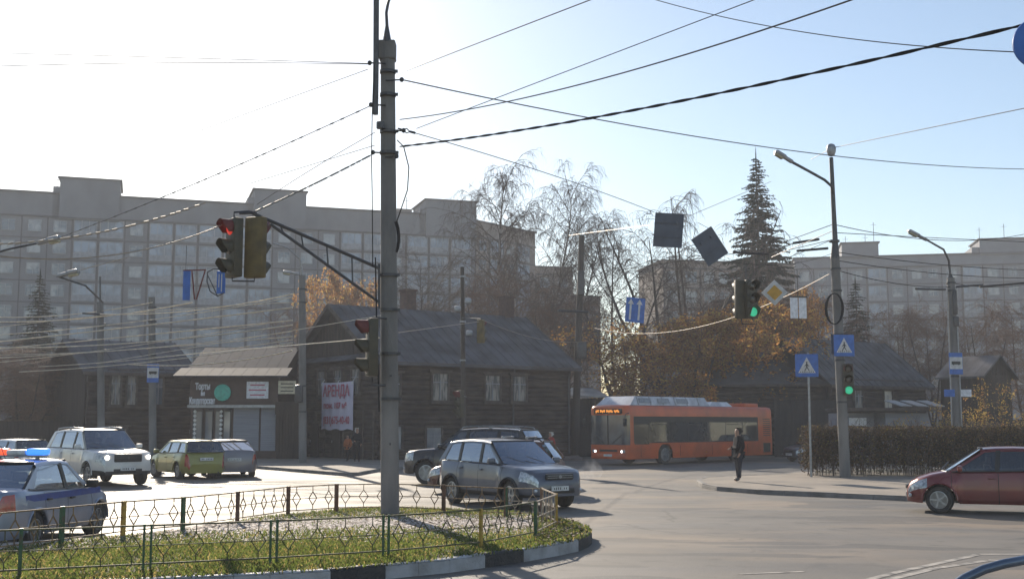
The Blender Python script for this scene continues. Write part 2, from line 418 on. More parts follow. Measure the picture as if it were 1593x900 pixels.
# ---- pavement in front of the wooden houses
lp = [Vector((-95, 60.5, 0)), Vector((-40, 58.5, 0)), Vector((-20, 57, 0)), G(400, 724, PZ), G(541, 735, PZ), G(556, 734, PZ), G(590, 728, PZ), Vector((-2.4, 59, 0)), Vector((4.0, 66, 0)), Vector((4.0, 95, 0)), Vector((-95, 95, 0))]
sheet('pavement', lp, PZ - 0.006, 'paving')
kerb_strip('pavement_kerb', densify(lp[:9], 0.8), PZ, 0.16, 1, ['kerb'])
rl = [Vector((90, 71, 0)), Vector((30, 71.5, 0)), Vector((18.5, 74, 0)), Vector((18.5, 95, 0)), Vector((90, 95, 0))]
sheet('verge', rl, 0.06, 'earth')

# ---- painted road markings
def line_mark(pts, wd=0.13):
    ps = [G(x, y) for x, y in pts]; mb = MB()
    for a, b in zip(ps, ps[1:]):
        d = (b - a).normalized(); n = Vector((-d.y, d.x, 0)) * wd / 2
        mb.add([(q.x, q.y, 0.009) for q in (a - n, b - n, b + n, a + n)], [(0, 1, 2, 3)])
    o = mb.build('road_marking', 'paint'); tag(o, kind='structure')
line_mark([(1300, 915), (1395, 890), (1520, 863)]); line_mark([(1524, 862), (1640, 862)]); line_mark([(1340, 912), (1455, 884), (1534, 872)]); line_mark([(1538, 871), (1640, 876)])
line_mark([(1150, 893), (1250, 889)], 0.1)
# ================================================================ vehicles
def interp(pts, x):
    pts = sorted(pts)
    if x <= pts[0][0]: return pts[0][1]
    for (a, za), (b, zb) in zip(pts, pts[1:]):
        if x <= b:
            t = (x - a) / (b - a) if b > a else 0; t2 = t
            return za + (zb - za) * t2
    return pts[-1][1]
_bulge = [0.945, 0.985, 0.998, 1.0, 0.998, 0.992, 0.985, 0.975, 0.955]
def paintmat(name, c, metal=0.35, rough=0.32, c2=None, dusty=0.35):
    return mat(name, c, rough, metal, color2=c2 or tuple(x * 0.82 + 0.015 for x in c), nscale=1.6, coat=0.7, rough2=rough + 0.18)
def loft_body(root, S, paint, body_name='body'):
    """lower body as a loft with wheel arches cut in; doors, lamps and bumpers come out as meshes of their own"""
    L, W, sill = S['L'], S['W'], S.get('sill', 0.22)
    wx = S['wheels']; rw = S['r']; Ra = rw + S.get('gap', 0.07); hx = L / 2
    top = S['top']
    fd, rd = S.get('fround', 0.75), S.get('rround', 0.55)
    fk, rk = S.get('fk', 0.34), S.get('rk', 0.24)
    xs = set(round(-hx + L * i / 64, 4) for i in range(65))
    for x0 in wx:
        for i in range(-8, 9): xs.add(round(x0 + Ra * math.sin(i / 8 * math.pi / 2), 4))
    for i in range(1, 7): xs.add(round(hx - 0.012 * i * i * .6, 4)); xs.add(round(-hx + 0.012 * i * i * .6, 4))
    seams = S.get('seams', [])
    for s_ in seams: xs.add(s_ - 0.007); xs.add(s_ + 0.007)
    xs = sorted(xs); xs = [x for i, x in enumerate(xs) if i == 0 or x - xs[i - 1] > 0.003]
    def halfw(x):
        if x > hx - fd: t = (x - (hx - fd)) / fd; return W / 2 * (1 - fk * t ** 3.2)
        if x < -hx + rd: t = (-hx + rd - x) / rd; return W / 2 * (1 - rk * t ** 3.2)
        return W / 2
    def zbase(x):
        z = sill
        if x > hx - 0.35: z += 0.03 * ((x - hx + .35) / .35) ** 2
        return z
    NR = 9
    def ring(x):
        hw = halfw(x); zt = interp(top, x); zb = zbase(x); arch = 0
        for x0 in wx:
            if abs(x - x0) < Ra: arch = max(arch, rw + math.sqrt(max(0, Ra * Ra - (x - x0) ** 2)))
        zs = []
        for k in range(NR):
            z = zb + (zt - 0.05 - zb) * k / (NR - 1); b = _bulge[k]
            flare = 0.0
            for x0 in wx:
                d = abs(x - x0)
                if d < Ra + 0.14: flare = max(flare, S.get('flare', 0.02) * (1 - max(0, d - Ra) / 0.14))
            if k in (0, 8): flare *= 0.3
            zs.append((hw * b + flare * (1 if 1 < k < 7 else .4), max(z, min(arch, zt - 0.1))))
        zs.append((hw * 0.915, zt - 0.012)); zs.append((hw * 0.8, zt + S.get('crown', 0.02) * .5))
        zs.append((hw * 0.45, zt + S.get('crown', 0.02))); zs.append((0, zt + S.get('crown', 0.02) * 1.2))
        return zs
    rings = [ring(x) for x in xs]; n = len(rings[0])
    sets = {}
    cabin = S['cabin']      # x range that is open to the cabin
    def part_for(xc, k, side):
        if k < 8:
            if S['hl'][0] < xc < S['hl'][1] and S['hl'][2] <= k < S['hl'][3]: return 'headlight', side
            if S['tl'][0] < xc < S['tl'][1] and S['tl'][2] <= k < S['tl'][3]: return 'taillight', side
            for s_ in seams:
                if abs(xc - s_) < 0.007: return '_seam', 0
            if 0 <= k:
                for i, (a, b) in enumerate(S.get('doors', [])):
                    if a < xc < b and k >= 1: return 'door', (side, i)
        if k >= 8 and xc > cabin[1] + 0.02 and xc < hx - 0.15: return 'hood', 0
        if k >= 9 and cabin[0] < xc < cabin[1]: return '_inner', 0
        if k < 2: return 'bumper' if (xc > hx - .5 or xc < -hx + .45) and S.get('dark_bumper') else '_body', 0
        return '_body', 0
    for i in range(len(xs) - 1):
        xc = (xs[i] + xs[i + 1]) / 2
        for side in (1, -1):
            for k in range(n - 1):
                key = part_for(xc, k, side)
                if key[0] == 'bumper': key = ('_clad', 0)
                if k == 0 and S.get('cladding'): key = ('_clad', 0)
                q = [(xs[i], side * rings[i][k][0], rings[i][k][1]), (xs[i], side * rings[i][k + 1][0], rings[i][k + 1][1]),
                     (xs[i + 1], side * rings[i + 1][k + 1][0], rings[i + 1][k + 1][1]), (xs[i + 1], side * rings[i + 1][k][0], rings[i + 1][k][1])]
                if side < 0: q = q[::-1]
                sets.setdefault(key, []).append(q)
    # end caps
    for e, xe in ((0, xs[0]), (-1, xs[-1])):
        rg = rings[e]
        for k in range(n - 2):
            q = [(xe, -rg[k][0], rg[k][1]), (xe, rg[k][0], rg[k][1]), (xe, rg[k + 1][0], rg[k + 1][1]), (xe, -rg[k + 1][0], rg[k + 1][1])]
            if e == 0: q = q[::-1]
            sets.setdefault(('_clad' if (k < 3 and S.get('dark_bumper')) else '_body', 0), []).append(q)
    def weld(groups):
        vid = {}; V = []; F = []; MI = []
        for mi, qs in groups:
            for q in qs:
                f = []
                for p in q:
                    key = (round(p[0], 4), round(p[1], 4), round(p[2], 4))
                    if key not in vid: vid[key] = len(V); V.append(p)
                    if vid[key] not in f: f.append(vid[key])
                if len(f) > 2: F.append(f); MI.append(mi)
        return V, F, MI
    def mk(name, groups, mats):
        V, F, MI = weld(groups); mb = MB(); mb.v = V; mb.f = F; mb.mi = MI
        return mb.build(name, mats, root, smooth=True)
    body = mk(body_name, [(0, sets.get(('_body', 0), [])), (1, sets.get(('_seam', 0), [])), (2, sets.get(('_inner', 0), [])), (3, sets.get(('_clad', 0), []))],
              [paint, M['underbody'], M['seat'], M['black']])
    for key, qs in sets.items():
        if key[0] == 'door':
            d = mk('door', [(0, qs)], [paint]); sd_, i = key[1]
            a, b = S['doors'][i]; zt = interp(top, a + .1)
            h = MB(); h.rbox((a + 0.13, sd_ * (W / 2 + 0.012), zt - 0.17), (0.17, 0.04, 0.035), 0.012); h.build('handle', S.get('handle', paint), d, smooth=True)
        elif key[0] == 'hood': mk('hood', [(0, qs)], [paint])
        elif key[0] == 'headlight': mk('headlight', [(0, qs)], [M['lenson'] if S.get('lit') else M['lens']])
        elif key[0] == 'taillight': mk('taillight', [(0, qs)], [M['tail']])
    ub = MB(); ub.box((0, 0, sill + 0.13), (L * 0.93, W * 0.52, 0.2)); ub.box((0, 0, sill + .08), (wx[0] - wx[1] - 2 * Ra, W * .9, .12))
    ub.box((0, 0, 0.62), (L * .8, W * .86, .06)); ub.build('underbody', 'underbody', root)
    for x0 in wx:
        for sd_ in (1, -1):
            mb = MB(); pts = [(x0 + (Ra + .005) * math.cos(a), sd_ * (W / 2 + S.get('flare', .02) * .8), rw + (Ra + .005) * math.sin(a)) for a in [math.pi * t / 14 for t in range(15)]]
            mb.tube(pts, 0.022 if not S.get('cladding') else 0.035, 6); mb.build('arch_trim', M['black'] if S.get('cladding') else paint, root, smooth=True)
    return halfw

def wheel(root, x, y, r, side, steer=0.0, wd=0.21, rimmat='rim', spokes=5):
    Mx = Matrix.Rotation(steer, 3, 'Z') @ Matrix.Rotation(R(-90) * side, 3, 'X')
    wroot = MB()
    wroot.lathe((x, y, r), [(r * .62, -wd / 2), (r * .93, -wd / 2), (r, -wd * .36), (r, wd * .36), (r * .93, wd / 2), (r * .72, wd / 2 + .004), (r * .66, wd / 2 - .01), (r * .64, wd * .15)], 28, M4=Mx)
    t = wroot.build('wheel', ['tyre'], root, smooth=True)
    rm = MB(); rr = r * .66
    rm.lathe((x, y, r), [(rr, wd * .1), (rr, wd * .47), (rr * .93, wd * .49), (rr * .90, wd * .2), (rr * .3, wd * .12), (0.01, wd * .12)], 28, M4=Mx)
    rm2 = MB()
    for k in range(spokes):
        a = 2 * math.pi * k / spokes
        m4 = Mx @ Matrix.Rotation(a, 3, 'Z')
        p = m4 @ Vector((rr * .5, 0, wd * .42))
        rm2.box(Vector((x, y, r)) + p, (rr * .86, rr * (.20 if spokes < 7 else .12), .03), M4=m4)
    rm2.lathe((x, y, r), [(rr * .22, wd * .2), (rr * .22, wd * .46), (rr * .12, wd * .5)], 12, M4=Mx)
    rm2.lathe((x, y, r), [(rr * 1.0, wd * .38), (rr * 1.0, wd * .49), (rr * .92, wd * .5), (rr * .90, wd * .38)], 28, M4=Mx)
    rm.cur = 0
    rim = rm.build('rim_barrel', 'underbody', t, smooth=True)
    rm2.build('rim', rimmat, t, smooth=False)
    return t

def cabin(root, S, paint):
    """greenhouse: roof, pillars, screens and side windows"""
    W = S['W']; wb = W / 2 * S.get('wb', .925); wr = W / 2 * S.get('wr', .76)
    (xa, za), (xb, zb), (xc, zc), (xd, zd) = S['gh']; H = S['H']
    top = S['top']; zbelt = za; zroof = (zb + zc) / 2
    roofpts = [(xc, zc), (xc + (xb - xc) * .25, zc + (H - .035 - zc) * .75), (xc + (xb - xc) * .55, H - .035), (xc + (xb - xc) * .82, zb + (H - .035 - zb) * .7), (xb, zb)]
    def zr(x): return interp(roofpts, x)
    def yside(z): t = (z - zbelt) / (zroof - zbelt); return wb + (wr - wb) * max(0, min(1.15, t)) ** 1.15
    # roof skin
    rows = []; N = 18
    for i in range(N + 1):
        x = xc + (xb - xc) * i / N; z = zr(x); row = []
        for yy, dz in ((1.0, -.075), (1.0, -.04), (.975, -.012), (.9, .004), (.6, .022), (.25, .032), (0, .035)):
            row.append((x, yside(z + dz if dz < -.03 else z) * (1 if yy == 1 else yy) + 0.004, z + dz))
        full = row + [(p[0], -p[1], p[2]) for p in row[-2::-1]]
        rows.append(full)
    rf = MB(); rf.grid(rows)
    # underside so that the roof has thickness
    rf.cur = 1; rf.grid([[(p[0], p[1] * .98, p[2] - .03) for p in r_[1:-1]] for r_ in rows], True)
    roof = rf.build('roof', [paint, M['seat']], root, smooth=True)
    # screens
    def screen(name, x0, z0, x1, z1, bow, gl):
        rows = []
        for i in range(5):
            t = i / 4; x = x0 + (x1 - x0) * t; z = z0 + (z1 - z0) * t
            yy = yside(z) - .035; b = bow * (1 - t * .5)
            rows.append([(x + b * (1 - (k / 4) ** 2) * (1 if x0 > 0 else -1), yy * k / 4, z) for k in range(-4, 5)])
        g = MB(); g.grid(rows)
        return g.build(name, gl, root, smooth=True, recalc=False), rows
    gdark = S.get('rear_glass', 'glass')
    ws, _ = screen('windscreen', xa, za, xb, zb + .0, .11, 'glass')
    rwn, _ = screen('rear_window', xd, zd, xc, zc - .01, .07, gdark)
    for (x0, z0, x1, z1, s_) in ((xa, za, xb, zb, 1), (xd, zd, xc, zc, -1)):
        hd = MB(); hd.tube([(x1 + s_ * .05 * (1 - (k / 4) ** 2) - s_ * .03, (yside(z1) - .03) * k / 4, z1 + .01) for k in range(-4, 5)], .028, 6)
        if s_ > 0: hd.tube([(x0 + s_ * .11 * (1 - (k / 4) ** 2), (yside(z0) - .04) * k / 4, z0 - .0) for k in range(-4, 5)], .018, 6)
        hd.build('screen_frame', M['black'], roof, smooth=True)
    zbl = lambda x: interp(top, x) - .02
    for sd_ in (1, -1):
        for seg in S['side']:
            kind, b0, b1, t0, t1 = seg
            def zt(x):
                if x > xb: return za + (zb - za) * (xa - x) / (xa - xb) - .03 if xa != xb else zb
                if x < xc: return zd + (zc - zd) * (x - xd) / (xc - xd) - .03
                return zr(x) - .05
            nseg = 5; rowsb = [b0 + (b1 - b0) * k / nseg for k in range(nseg + 1)]; rowst = [t0 + (t1 - t0) * k / nseg for k in range(nseg + 1)]
            off = .006 if kind != 'w' else -.012
            rows = []
            for j in range(5):
                t = j / 4; r_ = []
                for xb_, xt_ in zip(rowsb, rowst):
                    x = xb_ + (xt_ - xb_) * t; z0 = zbl(xb_); z1 = max(zt(xt_), z0 + .01); z = z0 + (z1 - z0) * t
                    r_.append((x, sd_ * (yside(z) + off), z))
                rows.append(r_)
            g = MB(); g.grid(rows)
            if kind == 'w':
                g.build('side_window', S.get('side_glass', 'glass') if b0 > S.get('dark_from', -9) else 'glassdark', root, recalc=False)
            else:
                g.grid([[(p[0], p[1] - sd_ * .05, p[2]) for p in r_] for r_ in rows], True)
                m_ = 'black' if kind == 'b' else paint
                g.build('pillar', m_, root)
        # belt moulding
        bl = MB(); bl.tube([(x, sd_ * (wb + .006), zbl(x) + .015) for x in [S['gh'][3][0] + .12 + (xa - .1 - S['gh'][3][0] - .12) * k / 10 for k in range(11)]], .012, 5)
        bl.build('window_trim', M[S.get('belt', 'black')], root)
        mr = MB(); mr.rbox((xa - .28, sd_ * (W / 2 + .10), za + .08), (.11, .22, .15), .04); mr.box((xa - .27, sd_ * (W / 2 - .0), za + .03), (.06, .1, .04))
        mr.build('mirror', S.get('mirror', paint), root, smooth=True)
    # seats
    st = MB(); zf = zbelt
    for x in (.05 + S.get('seatx', 0), -.85 + S.get('seatx', 0)):
        for y in (-.36, .36):
            st.rbox((x, y, zf - .12), (.14, .48, .55), .05); st.rbox((x - .03, y, zf + .27), (.09, .25, .17), .04)
    st.box((xa - .2, 0, zf - .02), (.35, W * .8, .08))
    sw = [(xa - .42 + .06 * math.sin(a), .36 + .18 * math.cos(a), zf + .04 + .17 * math.sin(a)) for a in [i * math.pi / 8 for i in range(17)]]
    st.tube(sw, .016, 5)
    st.build('interior', 'seat', root)
    return roof, yside, zr

def car(name, label, loc, heading, S, paint, group=None):
    root = empty(name, loc, R(heading), label, 'car', group)
    hx = S['L'] / 2; W = S['W']
    hwf = loft_body(root, S, paint)
    roof, ys, zr = cabin(root, S, paint)
    for i, x in enumerate(S['wheels']):
        for sd_ in (1, -1):
            wheel(root, x, sd_ * (W / 2 - .115), S['r'], sd_, R(S.get('steer', 0)) if i == 0 else 0, spokes=S.get('spokes', 5), rimmat=S.get('rim', 'rim'), wd=S.get('wd', .21))
    # front end
    zt = interp(S['top'], hx - .05)
    gz, gh = S.get('grille', (zt - .17, .14))
    gr = MB(); gr.rbox((hx - .012, 0, gz), (.06, W * S.get('gw', .42), gh), .025)
    g = gr.build('grille', 'black', root, smooth=True)
    cb = MB()
    for k in range(S.get('bars', 2)): cb.box((hx + .02, 0, gz - gh / 2 + gh * (k + 1) / (S.get('bars', 2) + 1)), (.012, W * S.get('gw', .42) * .9, .014))
    cb.lathe((hx + .022, 0, gz), [(.045, 0), (.045, .012)], 12, M4=Matrix.Rotation(R(90), 3, 'Y'))
    cb.build('grille_bar', S.get('bar_mat', 'steel'), g)
    it = MB(); it.rbox((hx - .02, 0, S.get('sill', .22) + .16), (.06, W * .5, .13), .02); it.build('air_intake', 'black', root, smooth=True)
    for x, z, s_ in ((hx + .018, S.get('pz', S.get('sill', .22) + .27), 1), (-hx - .018, S.get('rpz', .78), -1)):
        pl = MB(); pl.rbox((x, 0, z), (.02, .52, .115), .006); p_ = pl.build('number_plate', 'plate', root)
        pr = MB(); pr.box((x + s_ * .0115, 0, z), (.002, .5, .1)); 
        for k in range(7):
            if k == 0 or k == 4: continue
            pr.box((x + s_ * .012, -.19 + k * .062, z), (.004, .028, .06))
        pr.cur = 0
        t_ = MB(); 
        for k in (0, 1, 2, 3, 5, 6): t_.box((x + s_ * .0125, -.18 + k * .06, z), (.003, .022, .06 if k not in (0, 5, 6) else .045))
        t_.build('plate_lettering', 'black', p_)
    for y in (-W * .36, W * .36):
        fg = MB(); fg.rbox((hx - .075, y, S.get('sill', .22) + .17), (.08, .13, .09), .03); fg.build('fog_lamp', 'lenson' if S.get('fog') else 'lens', root, smooth=True)
        if S.get('fog'):
            hl_ = MB(); hl_.lathe((hx - .02, y, gz + .02), [(.075, 0), (.06, .02)], 12, M4=Matrix.Rotation(R(90), 3, 'Y')); hl_.build('headlamp_bulb', 'lenson', root, smooth=True)
    for y in (.35, -.25): wp = MB(); wp.beam((S['gh'][0][0] + .12, y, S['gh'][0][1] + .03), (S['gh'][0][0] - .05, y - .45, S['gh'][0][1] + .19), .015); wp.build('wiper', 'black', root)
    if S.get('rails'):
        (xb, zb), (xc, zc) = S['gh'][1], S['gh'][2]
        for sd_ in (1, -1):
            rl_ = MB(); yy = ys(S['H'] - .05) * .93
            pts = [(xc + .08, sd_ * yy, zr(xc + .08) + .0)] + [(xc + .15 + (xb - xc - .3) * k / 8, sd_ * yy, zr(xc + .15 + (xb - xc - .3) * k / 8) + .075) for k in range(9)] + [(xb - .08, sd_ * yy, zr(xb - .08) + .0)]
            rl_.tube(pts, .022, 6)
            rl_.box((xc + .15 + (xb - xc - .3) * .5, sd_ * yy, zr((xb + xc) / 2) + .03), (.1, .03, .06))
            rl_.build('roof_rail', S.get('rail_mat', 'black'), roof, smooth=True)
        if S.get('crossbars'):
            for t in (.3, .72):
                x = xc + (xb - xc) * t; c_ = MB(); c_.rbox((x, 0, zr(x) + .11), (.07, yy * 2.05, .03), .01)
                for sd_ in (1, -1): c_.rbox((x, sd_ * yy, zr(x) + .09), (.09, .06, .09), .02)
                c_.build('roof_bar', 'galv', roof, smooth=True)
    an = MB(); an.tube([(S['gh'][2][0] + .25, 0, S['H'] - .01), (S['gh'][2][0] + .05, 0, S['H'] + .22)], .006, 5); an.build('antenna', 'black', roof)
    ex = MB(); ex.tube([(-hx + .1, -W * .28, .26), (-hx - .02, -W * .28, .26)], .028, 8); ex.build('exhaust_pipe', 'steel', root)
    return root

def side_std(xa, xb, xc, xd, pA=.09, B=(-.02, .09), C=None, pD=.22, tD=.1):
    """pillar, window, pillar, ... from the windscreen back; C splits off a rear quarter window"""
    bx = B[0]; w_ = B[1]
    s = [('p', xa, xa - pA * 1.6, xb, xb - pA), ('w', xa - pA * 1.6, bx + w_ / 2, xb - pA, bx + w_ / 2 - .05), ('b', bx + w_ / 2, bx - w_ / 2, bx + w_ / 2 - .05, bx - w_ / 2 - .05)]
    if C:
        cx_, cw = C
        s += [('w', bx - w_ / 2, cx_ + cw / 2, bx - w_ / 2 - .05, cx_ + cw / 2 - .03), ('b', cx_ + cw / 2, cx_ - cw / 2, cx_ + cw / 2 - .03, cx_ - cw / 2 - .03),
              ('w', cx_ - cw / 2, xd + pD, cx_ - cw / 2 - .03, xc + tD)]
    else:
        s += [('w', bx - w_ / 2, xd + pD, bx - w_ / 2 - .05, xc + tD)]
    s += [('p', xd + pD, xd, xc + tD, xc)]
    return s

suv_mid = dict(L=4.35, W=1.81, H=1.70, r=.345, wheels=(1.32, -1.32), sill=.30, cladding=True, flare=.04, spokes=5, steer=-6,
    top=[(-2.175, .62), (-2.15, .92), (-2.05, 1.10), (-1.9, 1.14), (.85, 1.08), (1.0, 1.07), (1.5, 1.02), (1.9, .95), (2.05, .88), (2.13, .78), (2.175, .66)],
    cabin=(-2.0, .86), gh=[(.98, 1.07), (.22, 1.61), (-1.72, 1.60), (-2.06, 1.13)], seams=[1.0, -.08, -1.02], doors=[(-.073, .993), (-1.013, -.087)],
    hl=(1.74, 2.13, 5, 8), tl=(-2.15, -1.93, 4, 8), gw=.46, bars=2, bar_mat='galv', rpz=.85, pz=.52, grille=(.80, .15))
suv_mid['side'] = side_std(.98, .22, -1.72, -2.06, B=(-.06, .1), C=(-1.06, .1), pD=.26, tD=.14)
suv_big = dict(L=4.95, W=1.97, H=1.90, r=.39, wheels=(1.52, -1.35), sill=.36, flare=.045, spokes=6, lit=False, dark_bumper=True, mirror='plate', fog=True, rails=True, rail_mat='galv',
    top=[(-2.475, .75), (-2.45, 1.0), (-2.40, 1.20), (-2.2, 1.25), (1.0, 1.23), (1.2, 1.21), (1.8, 1.17), (2.2, 1.12), (2.38, 1.05), (2.45, .9), (2.475, .75)],
    cabin=(-2.3, 1.05), gh=[(1.15, 1.22), (.45, 1.82), (-2.05, 1.80), (-2.40, 1.24)], seams=[1.12, .02, -.98], doors=[(.027, 1.113), (-.973, .013)],
    hl=(2.05, 2.45, 5, 8), tl=(-2.46, -2.25, 4, 8), gw=.48, bars=3, rpz=1.0, pz=.58, grille=(.94, .27), fk=.22)
suv_big['side'] = side_std(1.15, .45, -2.05, -2.40, B=(.05, .1), C=(-1.1, .12), pD=.28, tD=.2)
suv_black = dict(suv_mid, L=4.75, W=1.87, H=1.80, r=.37, wheels=(1.42, -1.40), sill=.32, steer=10, rails=True, rail_mat='galv', spokes=6,
    top=[(-2.375, .7), (-2.33, 1.0), (-2.25, 1.17), (-2.0, 1.20), (.9, 1.14), (1.1, 1.13), (1.7, 1.09), (2.1, 1.03), (2.27, .94), (2.35, .8), (2.375, .66)],
    cabin=(-2.2, .95), gh=[(1.1, 1.13), (.35, 1.71), (-1.9, 1.70), (-2.25, 1.19)], seams=[1.1, 0.0, -.98], doors=[(.007, 1.093), (-.973, -.007)],
    hl=(1.85, 2.33, 5, 8), tl=(-2.36, -2.1, 4, 8), rpz=.9, pz=.55, grille=(.86, .2), cladding=False)
suv_black['side'] = side_std(1.1, .35, -1.9, -2.25, B=(.02, .1), C=(-1.08, .1), pD=.28, tD=.16)
hatch = dict(L=4.02, W=1.72, H=1.53, r=.31, wheels=(1.22, -1.26), sill=.23, flare=.03, spokes=7, steer=8,
    top=[(-2.01, .55), (-1.98, .85), (-1.90, .99), (-1.7, 1.01), (.8, .95), (.95, .94), (1.4, .86), (1.75, .77), (1.93, .68), (1.99, .58), (2.01, .5)],
    cabin=(-1.85, .8), gh=[(.95, .94), (.15, 1.46), (-1.50, 1.45), (-1.90, 1.0)], seams=[.86, -.15, -1.0], doors=[(-.143, .853), (-.993, -.157)],
    hl=(1.52, 1.97, 5, 8), tl=(-2.0, -1.78, 4, 8), gw=.36, bars=1, rpz=.75, pz=.40, grille=(.58, .10), fk=.40, fround=.85)
hatch['side'] = side_std(.95, .15, -1.50, -1.90, B=(-.13, .1), C=(-1.10, .1), pD=.20, tD=.1)
wagon = dict(hatch, L=4.05, H=1.46, W=1.67,
    gh=[(.95, .93), (.2, 1.40), (-1.70, 1.39), (-1.95, 1.0)], tl=(-2.02, -1.86, 3, 8))
wagon['side'] = side_std(.95, .2, -1.70, -1.95, B=(-.13, .1), C=(-1.06, .09), pD=.16, tD=.12)
sedan = dict(L=4.30, W=1.70, H=1.48, r=.30, wheels=(1.30, -1.20), sill=.22, flare=.02, spokes=7,
    top=[(-2.15, .55), (-2.13, .85), (-2.08, .98), (-1.55, 1.01), (-1.2, .98), (.85, .92), (1.0, .91), (1.5, .84), (1.9, .74), (2.08, .66), (2.13, .56), (2.15, .5)],
    cabin=(-1.3, .85), gh=[(1.0, .91), (.3, 1.41), (-.95, 1.40), (-1.55, 1.0)], seams=[.95, -.02, -.92], doors=[(-.013, .943), (-.913, -.027)],
    hl=(1.68, 2.11, 5, 8), tl=(-2.14, -1.9, 5, 8), gw=.38, bars=2, rpz=.62, pz=.42, grille=(.60, .12), fk=.36, fround=.8)
sedan['side'] = side_std(1.0, .3, -.95, -1.55, B=(0.02, .1), C=None, pD=.32, tD=.08)
liftback = dict(sedan, L=4.55, W=1.80, H=1.45, r=.32, wheels=(1.38, -1.36),
    top=[(-2.275, .55), (-2.26, .86), (-2.22, 1.04), (-1.75, 1.03), (-1.2, .98), (.95, .93), (1.1, .92), (1.6, .84), (2.0, .74), (2.2, .62), (2.275, .5)],
    gh=[(1.1, .92), (.35, 1.39), (-.9, 1.37), (-1.95, 1.03)], cabin=(-1.6, .9), tl=(-2.27, -2.1, 5, 7), rpz=.70, seams=[1.0, 0, -.98], doors=[(.007, .993), (-.973, -.007)])
liftback['side'] = side_std(1.1, .35, -.9, -1.95, B=(0.02, .1), C=None, pD=.6, tD=.12)

def place(px, py, local, heading):
    """ground position of the car's origin so that the local point (x,y) on the ground lands at pixel px,py"""
    g = G(px, py, 0.004); h = R(heading); c, s = math.cos(h), math.sin(h)
    return (g.x - (local[0] * c - local[1] * s), g.y - (local[0] * s + local[1] * c), 0.004)

P_grey = paintmat('paint_grey_blue', (0.085, 0.10, 0.135))
P_white = paintmat('paint_pearl_white', (0.62, 0.60, 0.57), 0.05)
P_black = paintmat('paint_black_brown', (0.030, 0.024, 0.024), 0.3, 0.2)
P_brown = paintmat('paint_brown', (0.11, 0.035, 0.02), 0.3, 0.25)
P_red = paintmat('paint_dark_red', (0.17, 0.012, 0.012), 0.3, 0.25)
P_silver = paintmat('paint_silver', (0.42, 0.44, 0.47), 0.5)
P_police = paintmat('paint_police_silver', (0.27, 0.31, 0.40), 0.55)
P_olive = paintmat('paint_olive_green', (0.27, 0.25, 0.045), 0.3)
P_graph = paintmat('paint_graphite', (0.14, 0.135, 0.16), 0.5)
P_dkblue = paintmat('paint_dark_blue', (0.03, 0.035, 0.06), 0.4)

car('compact_suv', 'grey blue compact suv just beyond the right tip of the fenced island', place(794, 792, (1.32, -.86), -55), -55, suv_mid, P_grey)
c_ = car('large_suv', 'large white suv with lit fog lamps driving towards the camera', place(137, 756, (1.52, -.93), -48), -48, suv_big, P_white)
c_ = car('black_suv', 'black suv facing left behind the grey blue one', place(661, 753, (1.52, .93), 158), 158, suv_black, P_black); c_.scale = (1.05, 1.05, 1.08)
c_ = car('brown_hatchback', 'brown hatchback with black roof rails mostly hidden behind the grey blue suv', place(700, 768, (1.22, .8), 166), 166, dict(hatch, rails=True, crossbars=True, H=1.60, steer=0, gh=[(.95, .98), (.15, 1.54), (-1.60, 1.53), (-1.95, 1.05)]), P_brown)
c_ = car('red_hatchback', 'dark red hatchback cut off by the right edge of the photo', place(1463, 798, (1.13, .82), 160), 160, dict(hatch, steer=-14, L=3.72, wheels=(1.13, -1.20), fk=.46, H=1.55, spokes=5, hl=(1.42, 1.83, 5, 8), tl=(-1.86, -1.66, 4, 8), cabin=(-1.72, .8), gh=[(.95, .96), (.2, 1.48), (-1.42, 1.47), (-1.78, 1.02)], top=[(-1.86, .55), (-1.84, .85), (-1.76, .99), (-1.6, 1.02), (.8, .97), (.95, .96), (1.3, .89), (1.6, .79), (1.76, .69), (1.83, .58), (1.86, .5)]), P_red)
c_ = car('olive_wagon', 'olive green small wagon seen from behind left of the grey car', place(276, 745, (-1.26, .8), 127), 127, dict(wagon, rear_glass='glassdark'), P_olive)
c_ = car('grey_liftback', 'graphite grey liftback seen from behind beside the olive wagon', place(392, 741, (-1.36, -.8), 110), 110, dict(liftback, rear_glass='glassdark'), P_graph)
c_ = car('small_car', 'small dark blue car with bright headlight beyond the bus, by the hedge', (16.8, 64.0, .004), 205, dict(hatch, steer=0), P_dkblue)
c_ = car('silver_hatchback', 'silver hatchback half hidden behind the back of the white suv', (-20.4, 47.5, .004), 140, dict(wagon), P_silver)
c_ = car('dark_hatchback', 'dark hatchback above the red half of the police light bar', (-20.6, 41.2, .004), 150, dict(hatch), P_dkblue)

# ---- police sedan
pol = car('police_sedan', 'silver police sedan with blue stripe and light bar beside the island fence', place(150, 831, (1.30, -.82), 86.5), 86.5, dict(sedan, rim='galv', mirror='black', handle='black'), P_police)
M['police_blue'] = mat('police_blue', (0.02, 0.06, 0.30), 0.35, nscale=6, coat=.6)
M['bar_red'] = mat('beacon_red', (0.8, 0.05, 0.02), 0.2, emit=(1, .12, .05), estr=.8, nscale=9)
M['bar_blue'] = mat('beacon_blue', (0.03, 0.1, 0.8), 0.2, emit=(.05, .25, 1), estr=.9, nscale=9)
for sd_ in (1, -1):
    st = MB()
    rows = []
    for z in (.79, .90):
        rows.append([(x, sd_ * (sedan['W'] / 2 * (.972 if z > .85 else .99) + .009), z) for x in [-1.60 + 2.95 * k / 12 for k in range(13)]])
    st.grid(rows); st.grid([[(p[0], p[1] - sd_ * .004, p[2]) for p in r_] for r_ in rows], True); st.build('blue_stripe', 'police_blue', pol, recalc=False)
